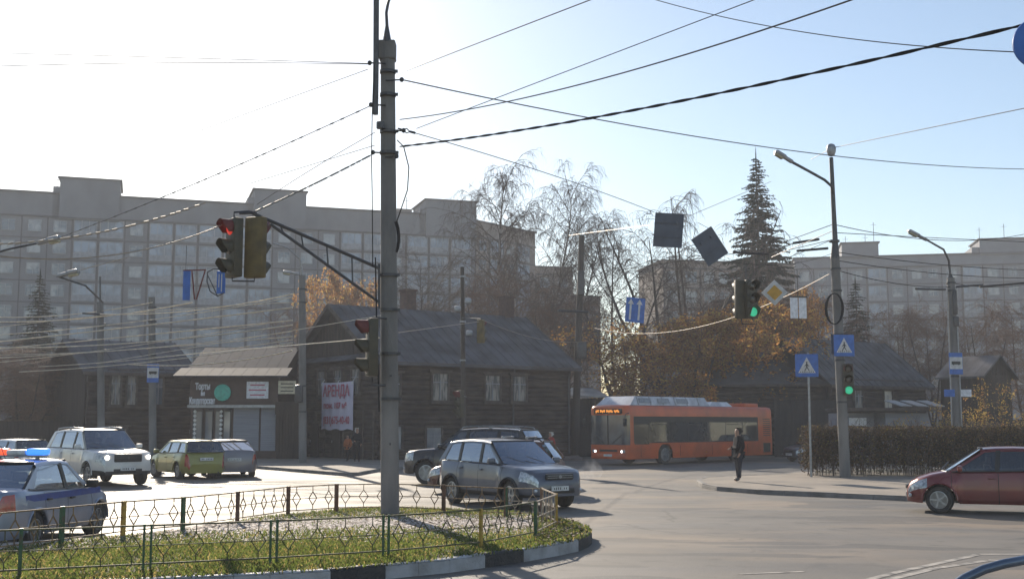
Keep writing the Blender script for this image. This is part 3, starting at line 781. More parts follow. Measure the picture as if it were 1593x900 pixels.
lb = MB(); lb.rbox((-.25, 0, 1.515), (.26, 1.0, .03), .01); lb.box((-.25, .35, 1.49), (.06, .05, .05)); lb.box((-.25, -.35, 1.49), (.06, .05, .05))
bar = lb.build('light_bar', 'galv', pol, smooth=True)
for y, m_ in ((.36, 'bar_red'), (-.36, 'bar_blue')):
    b_ = MB(); b_.rbox((-.25, y, 1.585), (.27, .34, .12), .04); b_.build('beacon', m_, bar, smooth=True)
b_ = MB(); b_.rbox((-.25, 0, 1.575), (.22, .36, .09), .03); b_.build('loudspeaker', 'plate', bar, smooth=True)

# ---- city bus
def bus():
    L, W, H = 12.0, 2.5, 2.86; hx = L / 2
    root = empty('city_bus', (0, 0, 0), 0, 'orange low floor city bus with white roof housing beyond the junction', 'bus')
    org = mat('bus_orange', (0.66, 0.105, 0.018), 0.4, 0.0, color2=(0.46, 0.08, 0.02), nscale=1.2, coat=.4)
    bglass = mat('bus_glass', (0.035, 0.04, 0.042), 0.06, 0.0, color2=(0.06, 0.055, 0.05), nscale=1.2, coat=1)
    wx = (hx - 2.75, -hx + 3.3); r = .48; Ra = .56
    xs = sorted(set([round(-hx + L * i / 60, 3) for i in range(61)] + [round(x0 + Ra * math.sin(i / 8 * math.pi / 2), 3) for x0 in wx for i in range(-8, 9)] + [hx - .03, hx - .08, hx - .15, -hx + .03, -hx + .08]))
    rows = []
    for x in xs:
        e = 0
        if x > hx - .25: e = .17 * ((x - hx + .25) / .25) ** 2.5
        if x < -hx + .15: e = .08 * ((-hx + .15 - x) / .15) ** 2
        hw = W / 2 - e; zb = .30; a = 0
        for x0 in wx:
            if abs(x - x0) < Ra: a = r + math.sqrt(Ra * Ra - (x - x0) ** 2)
        dz = e * .6
        half = [(hw * .985, max(zb, a)), (hw, max(.36, a)), (hw, max(.8, a)), (hw, 1.0), (hw * .998, 1.25), (hw * .985, 2.3), (hw * .975, H - .22 - dz), (hw * .955, H - .10 - dz), (hw * .91, H - .02 - dz), (hw * .8, H + .02 - dz), (0, H + .05 - dz)]
        rows.append([(x, y, z) for y, z in half] + [(x, -y, z) for y, z in half[-2::-1]])
    b = MB(); b.grid(rows); b.add(rows[0], [tuple(range(len(rows[0])))]); b.add(rows[-1], [tuple(range(len(rows[0])))])
    body = b.build('body', org, root, smooth=True)
    ub = MB(); ub.box((0, 0, .5), (L * .96, 1.5, .35)); ub.box((0, 0, .42), (wx[0] - wx[1] - 2 * Ra, W * .95, .2)); ub.build('underbody', 'underbody', root)
    # windows: one dark glazed band with separate panes
    for sd_ in (1, -1):
        edges = [hx - .42, hx - 1.55, hx - 3.05, hx - 4.6, hx - 6.15, hx - 7.7, hx - 9.2, hx - 10.55]
        for i in range(len(edges) - 1):
            a, c = edges[i] - .025, edges[i + 1] + .025
            z0 = 1.12 if i else 1.0
            g = MB(); rr = [(a, z0), (c, z0), (c, 2.28), (a, 2.28)]
            yf = lambda z: sd_ * (W / 2 * (.998 - .013 * (z - 1.25) / 1.05 if z > 1.25 else 1.0) + .006)
            g.prism([(x, yf(z), z) for x, z in rr], (0, -sd_ * .01, 0))
            w_ = g.build('window', bglass, root)
            if i in (1, 3, 5):
                v = MB(); v.beam((a, yf(1.95) + sd_ * .008, 1.95), (c, yf(1.95) + sd_ * .008, 1.95), .02, .03); v.build('window_bar', 'black', w_)
        bb = MB(); bb.prism([(hx - .40, sd_ * (W / 2 + .002), 1.06), (hx - 10.6, sd_ * (W / 2 + .002), 1.06), (hx - 10.6, sd_ * (W / 2 - .012), 2.34), (hx - .40, sd_ * (W / 2 - .012), 2.34)], (0, -sd_ * .012, 0))
        bb.build('window_band', 'black', root)
        for x in (hx - .9, hx - 3.9, hx - 6.5, hx - 9.6):
            pn = MB(); pn.box((x, sd_ * (W / 2 + .002), .66), (.012, .01, .52)); pn.build('panel_seam', 'underbody', body)
        for x in (hx - 3.6, 0, -hx + 1.3):
            mk_ = MB(); mk_.rbox((x, sd_ * (W / 2 + .008), .56), (.12, .02, .05), .008); mk_.build('side_marker', 'amber', root)
    vt = MB()
    for k in range(9): vt.box((-hx + .62, W / 2 - .005, 1.35 + k * .11), (.62, .02, .035))
    vt.box((-hx + .62, W / 2 - .006, .7), (.66, .015, .5)); vt.build('engine_vent', 'black', root)
    # front
    fx = hx
    ws = MB(); rows = []
    for j in range(6):
        z = .98 + (2.40 - .98) * j / 5
        prof = [(0, .02), (.4, .02), (.8, .02), (1.0, .018), (1.08, .012), (1.135, -.03), (1.185, -.075), (1.240, -.14)]
        rows.append([(fx + q[1], -q[0], z) for q in prof[::-1]] + [(fx + q[1], q[0], z) for q in prof[1:]])
    ws.grid(rows); ws.build('windscreen', mat('bus_windscreen', (0.10, 0.115, 0.13), 0.08, color2=(0.05, .055, .06), nscale=1.6, coat=1), root, smooth=True)
    dm = MB(); dm.beam((fx + .045, 0, .98), (fx + .045, 0, 2.4), .03); dm.build('screen_divider', 'black', root)
    rs = MB(); rs.rbox((fx - .0, 0, 2.58), (.10, 1.75, .24), .03); sg = rs.build('route_display', 'black', root, smooth=True)
    M['led'] = mat('led_amber', (0.6, 0.2, 0.03), 0.5, emit=(1, .35, .05), estr=.9, nscale=40)
    dsp = MB()
    for k in range(22):
        if k in (3, 9, 16): continue
        dsp.box((fx + .053, -.72 + k * .068, 2.58 + (.02 if k % 3 else -.01)), (.006, .034, .10 if k % 2 else .13))
    dsp.build('route_lettering', 'led', sg)
    bp = MB(); bp.rbox((fx - .04, 0, .43), (.16, W - .32, .24), .05); bp.build('bumper', org, root, smooth=True)
    gr = MB(); gr.rbox((fx + .0, 0, .70), (.05, 1.1, .10), .015); gr.build('grille', 'black', root)
    lp_ = MB(); lp_.rbox((fx + .055, 0, .47), (.012, .52, .11), .004); lp_.build('number_plate', 'plate', root)
    for y in (.88, -.88):
        h = MB(); h.rbox((fx - .055, y, .66), (.13, .34, .2), .05); hl = h.build('headlight', 'lens', root, smooth=True)
        l2 = MB(); l2.lathe((fx + .012, y - math.copysign(.05, y), .66), [(.055, 0), (.05, .01)], 14, M4=Matrix.Rotation(R(90), 3, 'Y')); l2.build('lamp', 'lenson', hl)
        m_ = MB(); m_.tube([(fx - .1, y * 1.38, 2.5), (fx + .22, y * 1.45, 2.45), (fx + .28, y * 1.45, 2.25)], .02, 6); m_.rbox((fx + .28, y * 1.45, 2.05), (.10, .18, .36), .04); m_.build('mirror', 'black', root, smooth=True)
    for s_ in (1, -1): wpr = MB(); wpr.beam((fx + .05, .2 * s_, 1.0), (fx + .03, .85 * s_, 1.45), .02); wpr.build('wiper', 'black', root)
    for y in (.95, -.95):
        t_ = MB(); t_.rbox((-hx + .0, y, .95), (.06, .16, .5), .03); t_.build('taillight', 'tail', root, smooth=True)
    for x in wx:
        for sd_ in (1, -1): wheel(root, x, sd_ * (W / 2 - .17), r, sd_, 0, .29, 'galv', 8)
    # roof housing with gas bottles
    hs = MB()
    def housing(x0, x1, z, hw):
        prof = [(x1 + .0, H + .02), (x1 - .55, z), (x0 + .25, z), (x0, H + .02)]
        for a, c in ((1, 1), (-1, 1)): pass
        v = [(x, hw, zz) for x, zz in prof] + [(x, -hw, zz) for x, zz in prof]
        v2 = []
        for x, zz in prof: v2.append((x, (hw - .16) if zz > H + .1 else hw, zz))
        for x, zz in prof: v2.append((x, -((hw - .16) if zz > H + .1 else hw), zz))
        hs.add(v2, [(0, 1, 2, 3), (7, 6, 5, 4), (0, 4, 5, 1), (1, 5, 6, 2), (2, 6, 7, 3)])
    housing(-.6, hx - .35, H + .46, 1.08); housing(-2.6, -.55, H + .26, 1.05)
    hsm = mat('roof_housing', (0.66, 0.67, 0.72), 0.4, 0.0, color2=(0.40, 0.41, 0.46), nscale=1.5)
    ho = hs.build('roof_housing', hsm, root)
    for x in [hx - .95 - k * .95 for k in range(6)]:
        s_ = MB(); s_.beam((x, 1.085, H + .05), (x, .935, H + .44), .03); s_.build('housing_rib', 'galv', ho)
    for x in (hx - 1.5, hx - 2.9, hx - 4.4):
        s_ = MB(); s_.prism([(x - .45, 1.068, H + .14), (x + .45, 1.068, H + .14), (x + .45, .978, H + .37), (x - .45, .978, H + .37)], (0, .012, .004)); s_.build('vent_panel', 'galv', ho)
    ac = MB(); ac.rbox((-hx + 1.1, 0, H + .12), (1.3, 1.3, .22), .06); ac.build('roof_unit', org, root, smooth=True)
    return root
b = bus()
b.scale = (1.05, 1.05, 1.03); _h = 224.0; b.rotation_euler.z = R(_h)
_g = G(977, 724, 0.004); _lx, _ly = 6.3, 1.26; _cc, _ss = math.cos(R(_h)), math.sin(R(_h))
b.location = (_g.x - (_lx * _cc - _ly * _ss), _g.y - (_lx * _ss + _ly * _cc), .004)
# ================================================================ buildings
M['panel'] = mat('facade_panel', (0.20, 0.205, 0.225), 0.85, color2=(0.15, 0.155, 0.17), nscale=0.35, detail=9, stretch=(1, 1, .6))
M['panelwarm'] = mat('facade_brick', (0.27, 0.22, 0.19), 0.85, color2=(0.20, 0.165, 0.14), nscale=0.4, detail=9)
M['panelcold'] = mat('facade_grey', (0.22, 0.23, 0.26), 0.85, color2=(0.17, 0.175, 0.2), nscale=0.4, detail=9)
M['seam'] = mat('facade_seam', (0.10, 0.095, 0.10), 0.9, nscale=1)
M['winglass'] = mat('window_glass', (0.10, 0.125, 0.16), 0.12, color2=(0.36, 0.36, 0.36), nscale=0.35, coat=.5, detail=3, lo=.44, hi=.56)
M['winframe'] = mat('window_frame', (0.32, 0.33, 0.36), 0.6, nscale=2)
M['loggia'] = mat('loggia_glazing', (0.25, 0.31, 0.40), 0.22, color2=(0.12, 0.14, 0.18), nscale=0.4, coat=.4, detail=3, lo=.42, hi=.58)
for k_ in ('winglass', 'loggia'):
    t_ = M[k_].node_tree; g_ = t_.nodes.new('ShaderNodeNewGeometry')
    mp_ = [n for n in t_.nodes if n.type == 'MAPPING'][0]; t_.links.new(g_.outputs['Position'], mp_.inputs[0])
M['roofmetal'] = mat('roof_metal', (0.135, 0.13, 0.14), 0.8, 0.0, color2=(0.075, 0.07, 0.072), nscale=0.8, detail=8, bump=.3, bscale=4, spec=.15)
M['roofpale'] = mat('roof_pale', (0.33, 0.33, 0.34), 0.6, color2=(0.2, 0.2, 0.21), nscale=1.2)
M['log'] = mat('log_wood', (0.092, 0.066, 0.052), 0.9, color2=(0.034, 0.025, 0.021), nscale=1.1, detail=10, bump=.6, bscale=14, stretch=(1, 1, 2.4))
M['plank'] = mat('plank_wood', (0.062, 0.044, 0.034), 0.9, color2=(0.03, 0.022, 0.018), nscale=1.4, detail=9, bump=.5, bscale=12, stretch=(3, 3, .4))
M['woodtrim'] = mat('wood_trim', (0.12, 0.095, 0.08), 0.85, color2=(0.06, 0.045, 0.04), nscale=3)
M['curtain'] = mat('curtained_window', (0.33, 0.30, 0.26), 0.8, color2=(0.10, 0.10, 0.10), nscale=2.2, detail=3, stretch=(4, 4, .6), lo=.42, hi=.6)

def frame2(a, b):
    a = Vector((a[0], a[1], 0)); b = Vector((b[0], b[1], 0)); u = (b - a).normalized(); n = Vector((u.y, -u.x, 0))
    return a, b, u, n, (b - a).length       # n points to the right of a->b; walls run left to right so n faces the camera

def apartment(name, label, A, B, H, depth, fh, bays, wallm, base=0.0, seams=True, parapet=2.0, part_limit=100, winm=('winframe', 'winglass'), logm=('winframe', 'loggia'), zmin=0):
    a, b, u, n, L = frame2(A, B)
    rz = math.atan2(u.y, u.x)
    root = empty(name, (a.x, a.y, 0), rz, label, 'apartment block')
    # local: x along facade, -y towards the camera
    w_ = MB(); w_.box((L / 2, depth / 2, H / 2), (L, depth, H)); wall = w_.build('wall', wallm, root)
    cn = MB(); cn.box((L / 2, depth / 2, H + .12), (L + .5, depth + .5, .24)); cn.box((L / 2, -.12, H - parapet), (L + .1, .25, .22))
    cn.build('cornice', 'seam', root)
    nf = int((H - parapet) / fh)
    sm = MB(); xs = []; x = 0
    i = 0
    wins = []
    while x < L - 1:
        kind, wd = bays[i % len(bays)]; i += 1
        if x + wd > L: break
        sm.box((x, -.05, H / 2 - parapet / 2), (.16 if kind != 'l' else .3, .12, H - parapet))
        for f in range(nf):
            z = base + H - parapet - fh * (f + 1)
            if z < zmin - fh: continue
            if kind == 'l': wins.append(('loggia', x + wd / 2, z + fh * .52, wd - .5, fh * .80))
            elif kind == 'w': wins.append(('window', x + wd / 2, z + fh * .55, 1.7, 1.6))
            elif kind == 'd': wins.append(('window', x + wd * .28, z + fh * .55, 1.5, 1.6)); wins.append(('window', x + wd * .74, z + fh * .55, 1.5, 1.6))
        x += wd
    for f in range(nf + 1):
        z = H - parapet - fh * f
        if z > 0: sm.box((L / 2, -.045, z), (L, .10, .14))
    sm.build('panel_seams', 'seam', root)
    meshes = {}
    rest = MB(); cnt = 0
    for kind, cx_, cz, ww, hh in wins:
        key = (kind, round(ww, 2))
        m2 = MB()
        m2.cur = 1; m2.box((0, 0, 0), (ww, .1, hh))
        m2.cur = 0
        nm = 3 if kind == 'loggia' else 2
        for k in range(nm + 1): m2.box((-ww / 2 + ww * k / nm, -.06, 0), (.08, .08, hh))
        m2.box((0, -.06, hh / 2), (ww + .1, .1, .09)); m2.box((0, -.06, -hh / 2), (ww + .1, .1, .09))
        if kind == 'loggia': m2.cur = 0; m2.box((0, -.05, -hh * .5 + hh * .18), (ww, .07, hh * .36))
        else: m2.box((0, -.07, hh * .22), (ww, .05, .05))
        if cnt < part_limit:
            if key not in meshes:
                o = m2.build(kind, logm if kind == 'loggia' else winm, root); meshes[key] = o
            else:
                o = meshes[key].copy(); col.objects.link(o); o.parent = root
            o.location = (cx_, -.04, cz); cnt += 1
        else:
            k0 = len(rest.v); rest.v += [(v[0] + cx_, v[1] - .04, v[2] + cz) for v in m2.v]
            rest.f += [tuple(q + k0 for q in f) for f in m2.f]; rest.mi += [{0: 0, 1: 1 if kind == 'window' else 2}[m] for m in m2.mi]
    if rest.v:
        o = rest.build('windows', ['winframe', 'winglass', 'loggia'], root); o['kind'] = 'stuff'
    return root
def roof_tower(root, x0, x1, z0, z1, depth, m='panel', stub=None):
    t = MB(); t.box(((x0 + x1) / 2, depth / 2 - .4, (z0 + z1) / 2), (x1 - x0, depth, z1 - z0)); o = t.build('roof_tower', m, root)
    c_ = MB(); c_.box(((x0 + x1) / 2, depth / 2 - .4, z1 + .1), (x1 - x0 + .5, depth + .5, .2)); c_.build('tower_cornice', 'seam', o); c_ = MB(); c_.box(((x0 + x1) / 2, -.45, z0 + .2), (x1 - x0 + .1, .12, .18)); c_.build('tower_band', 'seam', o)
    if stub: s_ = MB(); s_.box(((stub[0] + stub[1]) / 2, depth / 2, (z0 + stub[2]) / 2), (stub[1] - stub[0], depth, stub[2] - z0)); s_.build('roof_stub', m, o)
    return o
def ux(px, root):
    """distance along the facade at which pixel column px meets it"""
    d = ray(px, HOR); rz = root.rotation_euler.z; u = Vector((math.cos(rz), math.sin(rz))); o = root.location
    # o + u*s = d*t
    det = -u.x * d.y + u.y * d.x
    return (o.x * d.y - o.y * d.x) / det if abs(det) > 1e-9 else 0

YA, YB, HT = 160.0, 181.0, 34.4
A0 = P(-110, 600, 157.5); B0 = P(738, 600, YB)
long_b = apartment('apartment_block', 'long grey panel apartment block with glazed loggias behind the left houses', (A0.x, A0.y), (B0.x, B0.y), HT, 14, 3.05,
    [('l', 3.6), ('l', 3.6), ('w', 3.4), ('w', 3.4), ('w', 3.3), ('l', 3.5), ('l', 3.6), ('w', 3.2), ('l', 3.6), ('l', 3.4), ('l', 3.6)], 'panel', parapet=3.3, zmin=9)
for a, b, st in ((77, 173, 66), (386, 469, 376), (659, 739, 650)):
    x0, x1, xs_ = ux(a, long_b), ux(b, long_b), ux(st, long_b)
    roof_tower(long_b, x0, x1, HT - 3.6, HT + 2.3, 9, 'panel', (xs_, x0, HT + 1.1))
ch = MB()
for p_ in (626, 634, 641): ch.box((ux(p_, long_b), 4, HT + .6), (.9, 1, 1.6))
ch.build('roof_vent', 'panelwarm', long_b)
an = MB()
for p_ in (69, 455, 640): an.tube([(ux(p_, long_b), 5, HT), (ux(p_, long_b), 5, HT + 3.6)], .05, 4); an.beam((ux(p_, long_b) - .6, 5, HT + 3), (ux(p_, long_b) + .6, 5, HT + 3), .05)
an.build('antenna', 'seam', long_b)
C0 = P(833, 600, 193)
end_b = apartment('apartment_block', 'warm grey end section of the long block, stepping down to the right', (B0.x + .05, B0.y + .05), (C0.x, C0.y), HT - .6, 12, 3.05, [('w', 3.4), ('l', 3.6)], 'panelwarm', parapet=2.4, zmin=12)
a_, b_ = P(834, 600, 194), P(892, 600, 196)
lo_b = apartment('apartment_block', 'lower brownish block with flat roof right of the end section', (a_.x, a_.y), (b_.x, b_.y), 28.2, 12, 3.05, [('w', 3.2)], 'panelwarm', parapet=1.2, zmin=12)
a_, b_ = P(893, 600, 196.5), P(935, 600, 198)
lo2_b = apartment('apartment_block', 'lowest brownish block seen beside the leaning wooden pole', (a_.x, a_.y), (b_.x, b_.y), 23.5, 12, 3.05, [('w', 2.4)], 'panelwarm', parapet=1.0, zmin=10)
a_, b_ = P(1035, 600, 168), P(1240, 600, 172)
br_b = apartment('apartment_block', 'brown brick block with flat roof behind the weeping birches', (a_.x, a_.y), (b_.x, b_.y), 25.6, 12, 2.9, [('w', 2.8), ('w', 2.8), ('d', 5)], 'panelwarm', parapet=1.0, zmin=10)
a_, b_ = P(1241, 600, 199), P(1700, 600, 190)
rt_b = apartment('apartment_block', 'blue grey apartment block with roof towers behind the right houses', (a_.x, a_.y), (b_.x, b_.y), 30.3, 14, 3.0, [('w', 3.2), ('d', 5.6), ('w', 3.2), ('l', 3.4)], 'panelcold', parapet=1.8, zmin=9)
for a, b, dz in ((1318, 1376, 2.4), (1536, 1640, 2.4)):
    roof_tower(rt_b, ux(a, rt_b), ux(b, rt_b), 30.3 - .1, 30.3 + dz, 8, 'panelcold', (ux(a, rt_b) - 1.2, ux(a, rt_b), 31.5) if a > 1400 else None)
an = MB()
for p_, h_ in ((1328, 4.6), (1360, 4.8), (1374, 7), (1545, 5.5), (1585, 6)):
    x_ = ux(p_, rt_b); an.tube([(x_, 4, 30), (x_, 4, 30 + h_)], .045, 4); an.beam((x_ - .5, 4, 29.5 + h_), (x_ + .5, 4, 29.5 + h_), .04)
an.build('antenna', 'seam', rt_b)

# ---------------------------------------------------------------- wooden houses
def log_wall(x0, x1, y, z0, z1, r=.15, along='x'):
    mb = MB(); z = z0 + r * .9
    while z < z1:
        e = rnd.uniform(0, .12)
        p = [(x0 - e, y, z), (x1 + e, y, z)] if along == 'x' else [(y, x0 - e, z), (y, x1 + e, z)]
        mb.tube(p, r * rnd.uniform(.93, 1.05), 8); z += r * 1.78
    return mb
def old_window(root, x, y, z, w_=1.0, h_=1.4, along='x', surround=True, cur='curtain'):
    """y is the outer wall plane; the window looks towards -y (along x) or -x (along y)"""
    def B(mb, dx, dz, sx, sz, off, th):
        if along == 'x': mb.box((x + dx, y - off, z + dz), (sx, th, sz))
        else: mb.box((y - off, x + dx, z + dz), (th, sx, sz))
    f = MB(); t = .10
    for s_ in (-1, 1): B(f, s_ * (w_ / 2 + t / 2), 0, t, h_ + 2 * t, .09, .12)
    B(f, 0, h_ / 2 + t / 2 + .001, w_, t, .088, .12); B(f, 0, -h_ / 2 - t / 2 - .001, w_, t, .088, .12)
    if surround: B(f, 0, h_ / 2 + t + .06, w_ + .5, .1, .12, .2); B(f, 0, -h_ / 2 - t - .05, w_ + .36, .08, .13, .2)
    fr = f.build('window', 'woodtrim', root)
    p = MB(); B(p, 0, 0, w_, h_, .05, .04); p.build('pane', cur, fr)
    m_ = MB(); B(m_, 0, .18 * h_, w_, .045, .085, .05); B(m_, 0, -.1 * h_, .045, h_ * .78, .083, .05); m_.build('glazing_bar', 'winframe', fr)
    return fr
def gable_roof(x0, x1, y0, y1, ze, zr, over=.5, th=.12, hipx=0.0, axis='x'):
    """ridge along local x"""
    mb = MB(); ym = (y0 + y1) / 2; s = (zr - ze) / (ym - y0); n = max(2, int((x1 - x0 + 2 * over) / .62))
    for side in (-1, 1):
        for i in range(n):
            xa = x0 - over + (x1 - x0 + 2 * over) * i / n; xb = x0 - over + (x1 - x0 + 2 * over) * (i + 1) / n
            ye = ym + side * (ym - y0 + over); zz = ze - s * over
            jit = rnd.uniform(-.008, .008)
            mb.prism([(xa, ye, zz + jit), (xb - .012, ye, zz + jit), (xb - .012, ym, zr + jit), (xa, ym, zr + jit)], (0, 0, th))
            mb.box((xb, (ye + ym) / 2, (zz + zr) / 2 + th + .02), (.04, math.hypot(ye - ym, zr - zz), .05), M4=Matrix.Rotation(math.atan2(zr - zz, ym - ye) * (1 if side < 0 else 1), 3, 'X') if False else Matrix.Rotation(math.atan((zr - zz) / (ym - ye)), 3, 'X'))
    return mb
def rz_root(name, a, b, label, cat='house'):
    a, b, u, n, L = frame2(a, b)
    return empty(name, (a.x, a.y, 0), math.atan2(u.y, u.x), label, cat), L

# --- centre house: near corner hidden behind the main pole, long wall to the right, gable to the left
cx0, cy0 = -7.0, 62.0
dl = Vector((.80, .60)); L2 = 13.0
hc = empty('log_house', (cx0, cy0, 0), math.atan2(dl.y, dl.x), 'large dark two storey log house with rental banner on its gable end', 'house')
DW = 10.0; ZE, ZR = 5.55, 8.7
lw = log_wall(0, L2, 0, .1, ZE); lw.box((L2 / 2, .12, ZE / 2), (L2, .2, ZE)); lw.build('long_wall', 'log', hc, smooth=True)
gw = log_wall(.15, DW, 0, .1, ZE, along='y'); gw.box((.12, DW / 2, ZE / 2), (.2, DW - .2, ZE)); gw.build('gable_wall', 'log', hc, smooth=True)
bk = MB(); bk.box((L2 / 2, DW, ZE / 2), (L2, .3, ZE)); bk.box((L2, DW / 2, ZE / 2), (.3, DW, ZE)); bk.build('back_wall', 'plank', hc)
gb = MB()
nb = 30
for i in range(nb):
    y0 = DW * i / nb + .01; y1 = DW * (i + 1) / nb - .01; zt0 = ZE + (ZR - ZE) * (1 - abs(y0 - DW / 2) / (DW / 2)); zt1 = ZE + (ZR - ZE) * (1 - abs(y1 - DW / 2) / (DW / 2))
    o_ = rnd.uniform(0, .03)
    gb.prism([(-.02 - o_, y0, ZE), (-.02 - o_, y1, ZE), (-.02 - o_, y1, max(zt1, ZE + .02)), (-.02 - o_, y0, max(zt0, ZE + .02))], (.12, 0, 0))
gb.build('gable_boards', 'plank', hc)
sh = MB(); sh.prism([(-.55, -.3, ZE - .02), (-.55, DW + .3, ZE - .02), (-.02, DW + .3, ZE + .28), (-.02, -.3, ZE + .28)], (0, 0, .05)); sh.build('gable_shelf', 'roofmetal', hc)
gable_roof(0, L2, 0, DW, ZE, ZR, .6).build('roof', 'roofmetal', hc)
bg_ = MB()
for s_ in (0, 1):
    ye = -.6 if s_ == 0 else DW + .6
    bg_.beam((-.62, ye, ZE - .38), (-.62, DW / 2, ZR + .02), .06, .24)
bg_.build('barge_board', 'woodtrim', hc)
ev = MB(); ev.box((L2 / 2, -.56, ZE - .30), (L2 + 1.2, .05, .18)); ev.build('eave_board', 'woodtrim', hc)
for t_, zc, w_, h_ in ((.28, 4.05, 1.0, 1.45), (.555, 4.05, 1.0, 1.4), (.70, 4.05, 1.0, 1.4)):
    old_window(hc, L2 * t_, -.12, zc, w_, h_)
old_window(hc, L2 * .045, -.12, 3.9, .9, 1.5)
old_window(hc, L2 * .25, -.12, 1.15, .95, 1.35, surround=False, cur='winglass'); old_window(hc, L2 * .06, -.12, 1.3, .8, 1.2, surround=False, cur='winglass')
for y_ in (2.4, 4.4, 6.4): old_window(hc, y_, -.12, 4.35, .85, 1.35, along='y')
for y_ in (2.2, 4.6, 7.2):
    d_ = MB(); d_.box((-.17, y_, 1.05), (.06, 1.0, 2.0)); dd = d_.build('door', 'plank', hc)
    h_ = MB(); h_.box((-.23, y_ + .38, 1.05), (.04, .04, .14)); h_.build('handle', 'galv', dd)
vp = MB()
for k in range(9): vp.box((-.17, DW * (k + .4) / 9, 1.4), (.05, .14, 2.7))
vp.build('pilaster_boards', 'woodtrim', hc)
for x_, y_, h_ in ((5.1, 5.6, 1.5), (12.2, 5.2, 1.7)):
    c_ = MB(); c_.box((x_, y_, ZR + .35), (.7, .7, 1.9)); c_.box((x_, y_, ZR + 1.33), (.85, .85, .12)); c_.build('chimney', mat('chimney_brick', (.12, .07, .055), .9, color2=(.07, .045, .04), nscale=6), hc)
for x_ in (L2 - .15, 8.7): dp = MB(); dp.tube([(x_, -.35, ZE - .4), (x_, -.2, ZE - .8), (x_, -.2, .3)], .05, 6); dp.build('drainpipe', 'roofmetal', hc)
meter = empty('notice_board', hc.matrix_world @ Vector((0, 0, 0)), 0, 'small white notice board on the log wall beside the main pole', 'notice board')
rotc = Matrix.Rotation(math.atan2(dl.y, dl.x), 3, 'Z')
def onwall(x, y, z): return Vector((cx0, cy0, 0)) + rotc @ Vector((x, y, z))
meter.location = onwall(.25, -.3, 0); meter.rotation_euler.z = math.atan2(dl.y, dl.x)
nb_ = MB(); nb_.rbox((0, 0, 1.15), (.75, .06, 1.25), .02); nb_.build('board', 'plate', meter)
nl = MB()
for k in range(6): nl.box((0, -.034, 1.6 - k * .15), (.55 - .1 * (k % 3), .006, .035))
nl.build('printed_line', 'black', meter); np_ = MB(); np_.box((-.3, .03, .3), (.05, .05, .6)); np_.box((.3, .03, .3), (.05, .05, .6)); np_.build('leg', 'steel', meter)

# banner with lettering on the gable end
M['banner'] = mat('banner_cloth', (0.66, 0.62, 0.74), 0.85, color2=(0.58, 0.54, 0.66), nscale=1.5, stretch=(1, 1, 1))
M['bannerred'] = mat('banner_red', (0.55, 0.14, 0.20), 0.8, nscale=6)
rotb = math.atan2(dl.y, dl.x) - math.pi / 2      # gable face: local x of the banner runs from far (left) to near (right)
bn_l = onwall(-.34, 6.3, 0)
ban = empty('banner', onwall(-.36, 4.12, 0), rotb, 'pale rental banner with pink lettering hung on the gable end', 'banner')
bw, bh, bz0 = 3.75, 2.66, 1.72
rows = []
for j in range(13):
    t = j / 12
    rows.append([((-.5 + k / 24) * bw * (1 - .03 * (1 - t)), -.04 + .028 * math.sin(k * 1.15 + t * 2.3) * (0.4 + .6 * (1 - t)), bz0 + bh * t - (.10 * math.sin(math.pi * k / 24) * (t) * .5) + (1 - t) * .04 * math.sin(k * .7)) for k in range(25)])
cl = MB(); cl.grid(rows); cl.grid([[(p[0], p[1] + .006, p[2]) for p in r_] for r_ in rows], True); cl.build('cloth', 'banner', ban, smooth=True, recalc=False)
text_mesh('lettering', 'АРЕНДА', .86, 'bannerred', ban, (-.05, -.10, bz0 + 2.12), (R(90), 0, 0), .004, sx=.86, bold=.018)
text_mesh('lettering', 'пом. 107 м²', .46, 'bannerred', ban, (-.15, -.10, bz0 + 1.32), (R(90), 0, 0), .004, sx=1.1, bold=.014)
text_mesh('lettering', '(831)675-40-40', .58, 'bannerred', ban, (0, -.10, bz0 + .50), (R(90), 0, 0), .004, sx=.84, bold=.014)
ec = MB()
for x_, z_ in ((-bw / 2 + .1, bz0 + bh), (0, bz0 + bh - .06), (bw / 2 - .1, bz0 + bh)): ec.tube([(x_, -.06, z_ - .05), (x_, .1, z_ + .18)], .02, 5); ec.rbox((x_, -.07, z_ - .12), (.14, .03, .12), .01)
ec.build('tie', 'plate', ban)

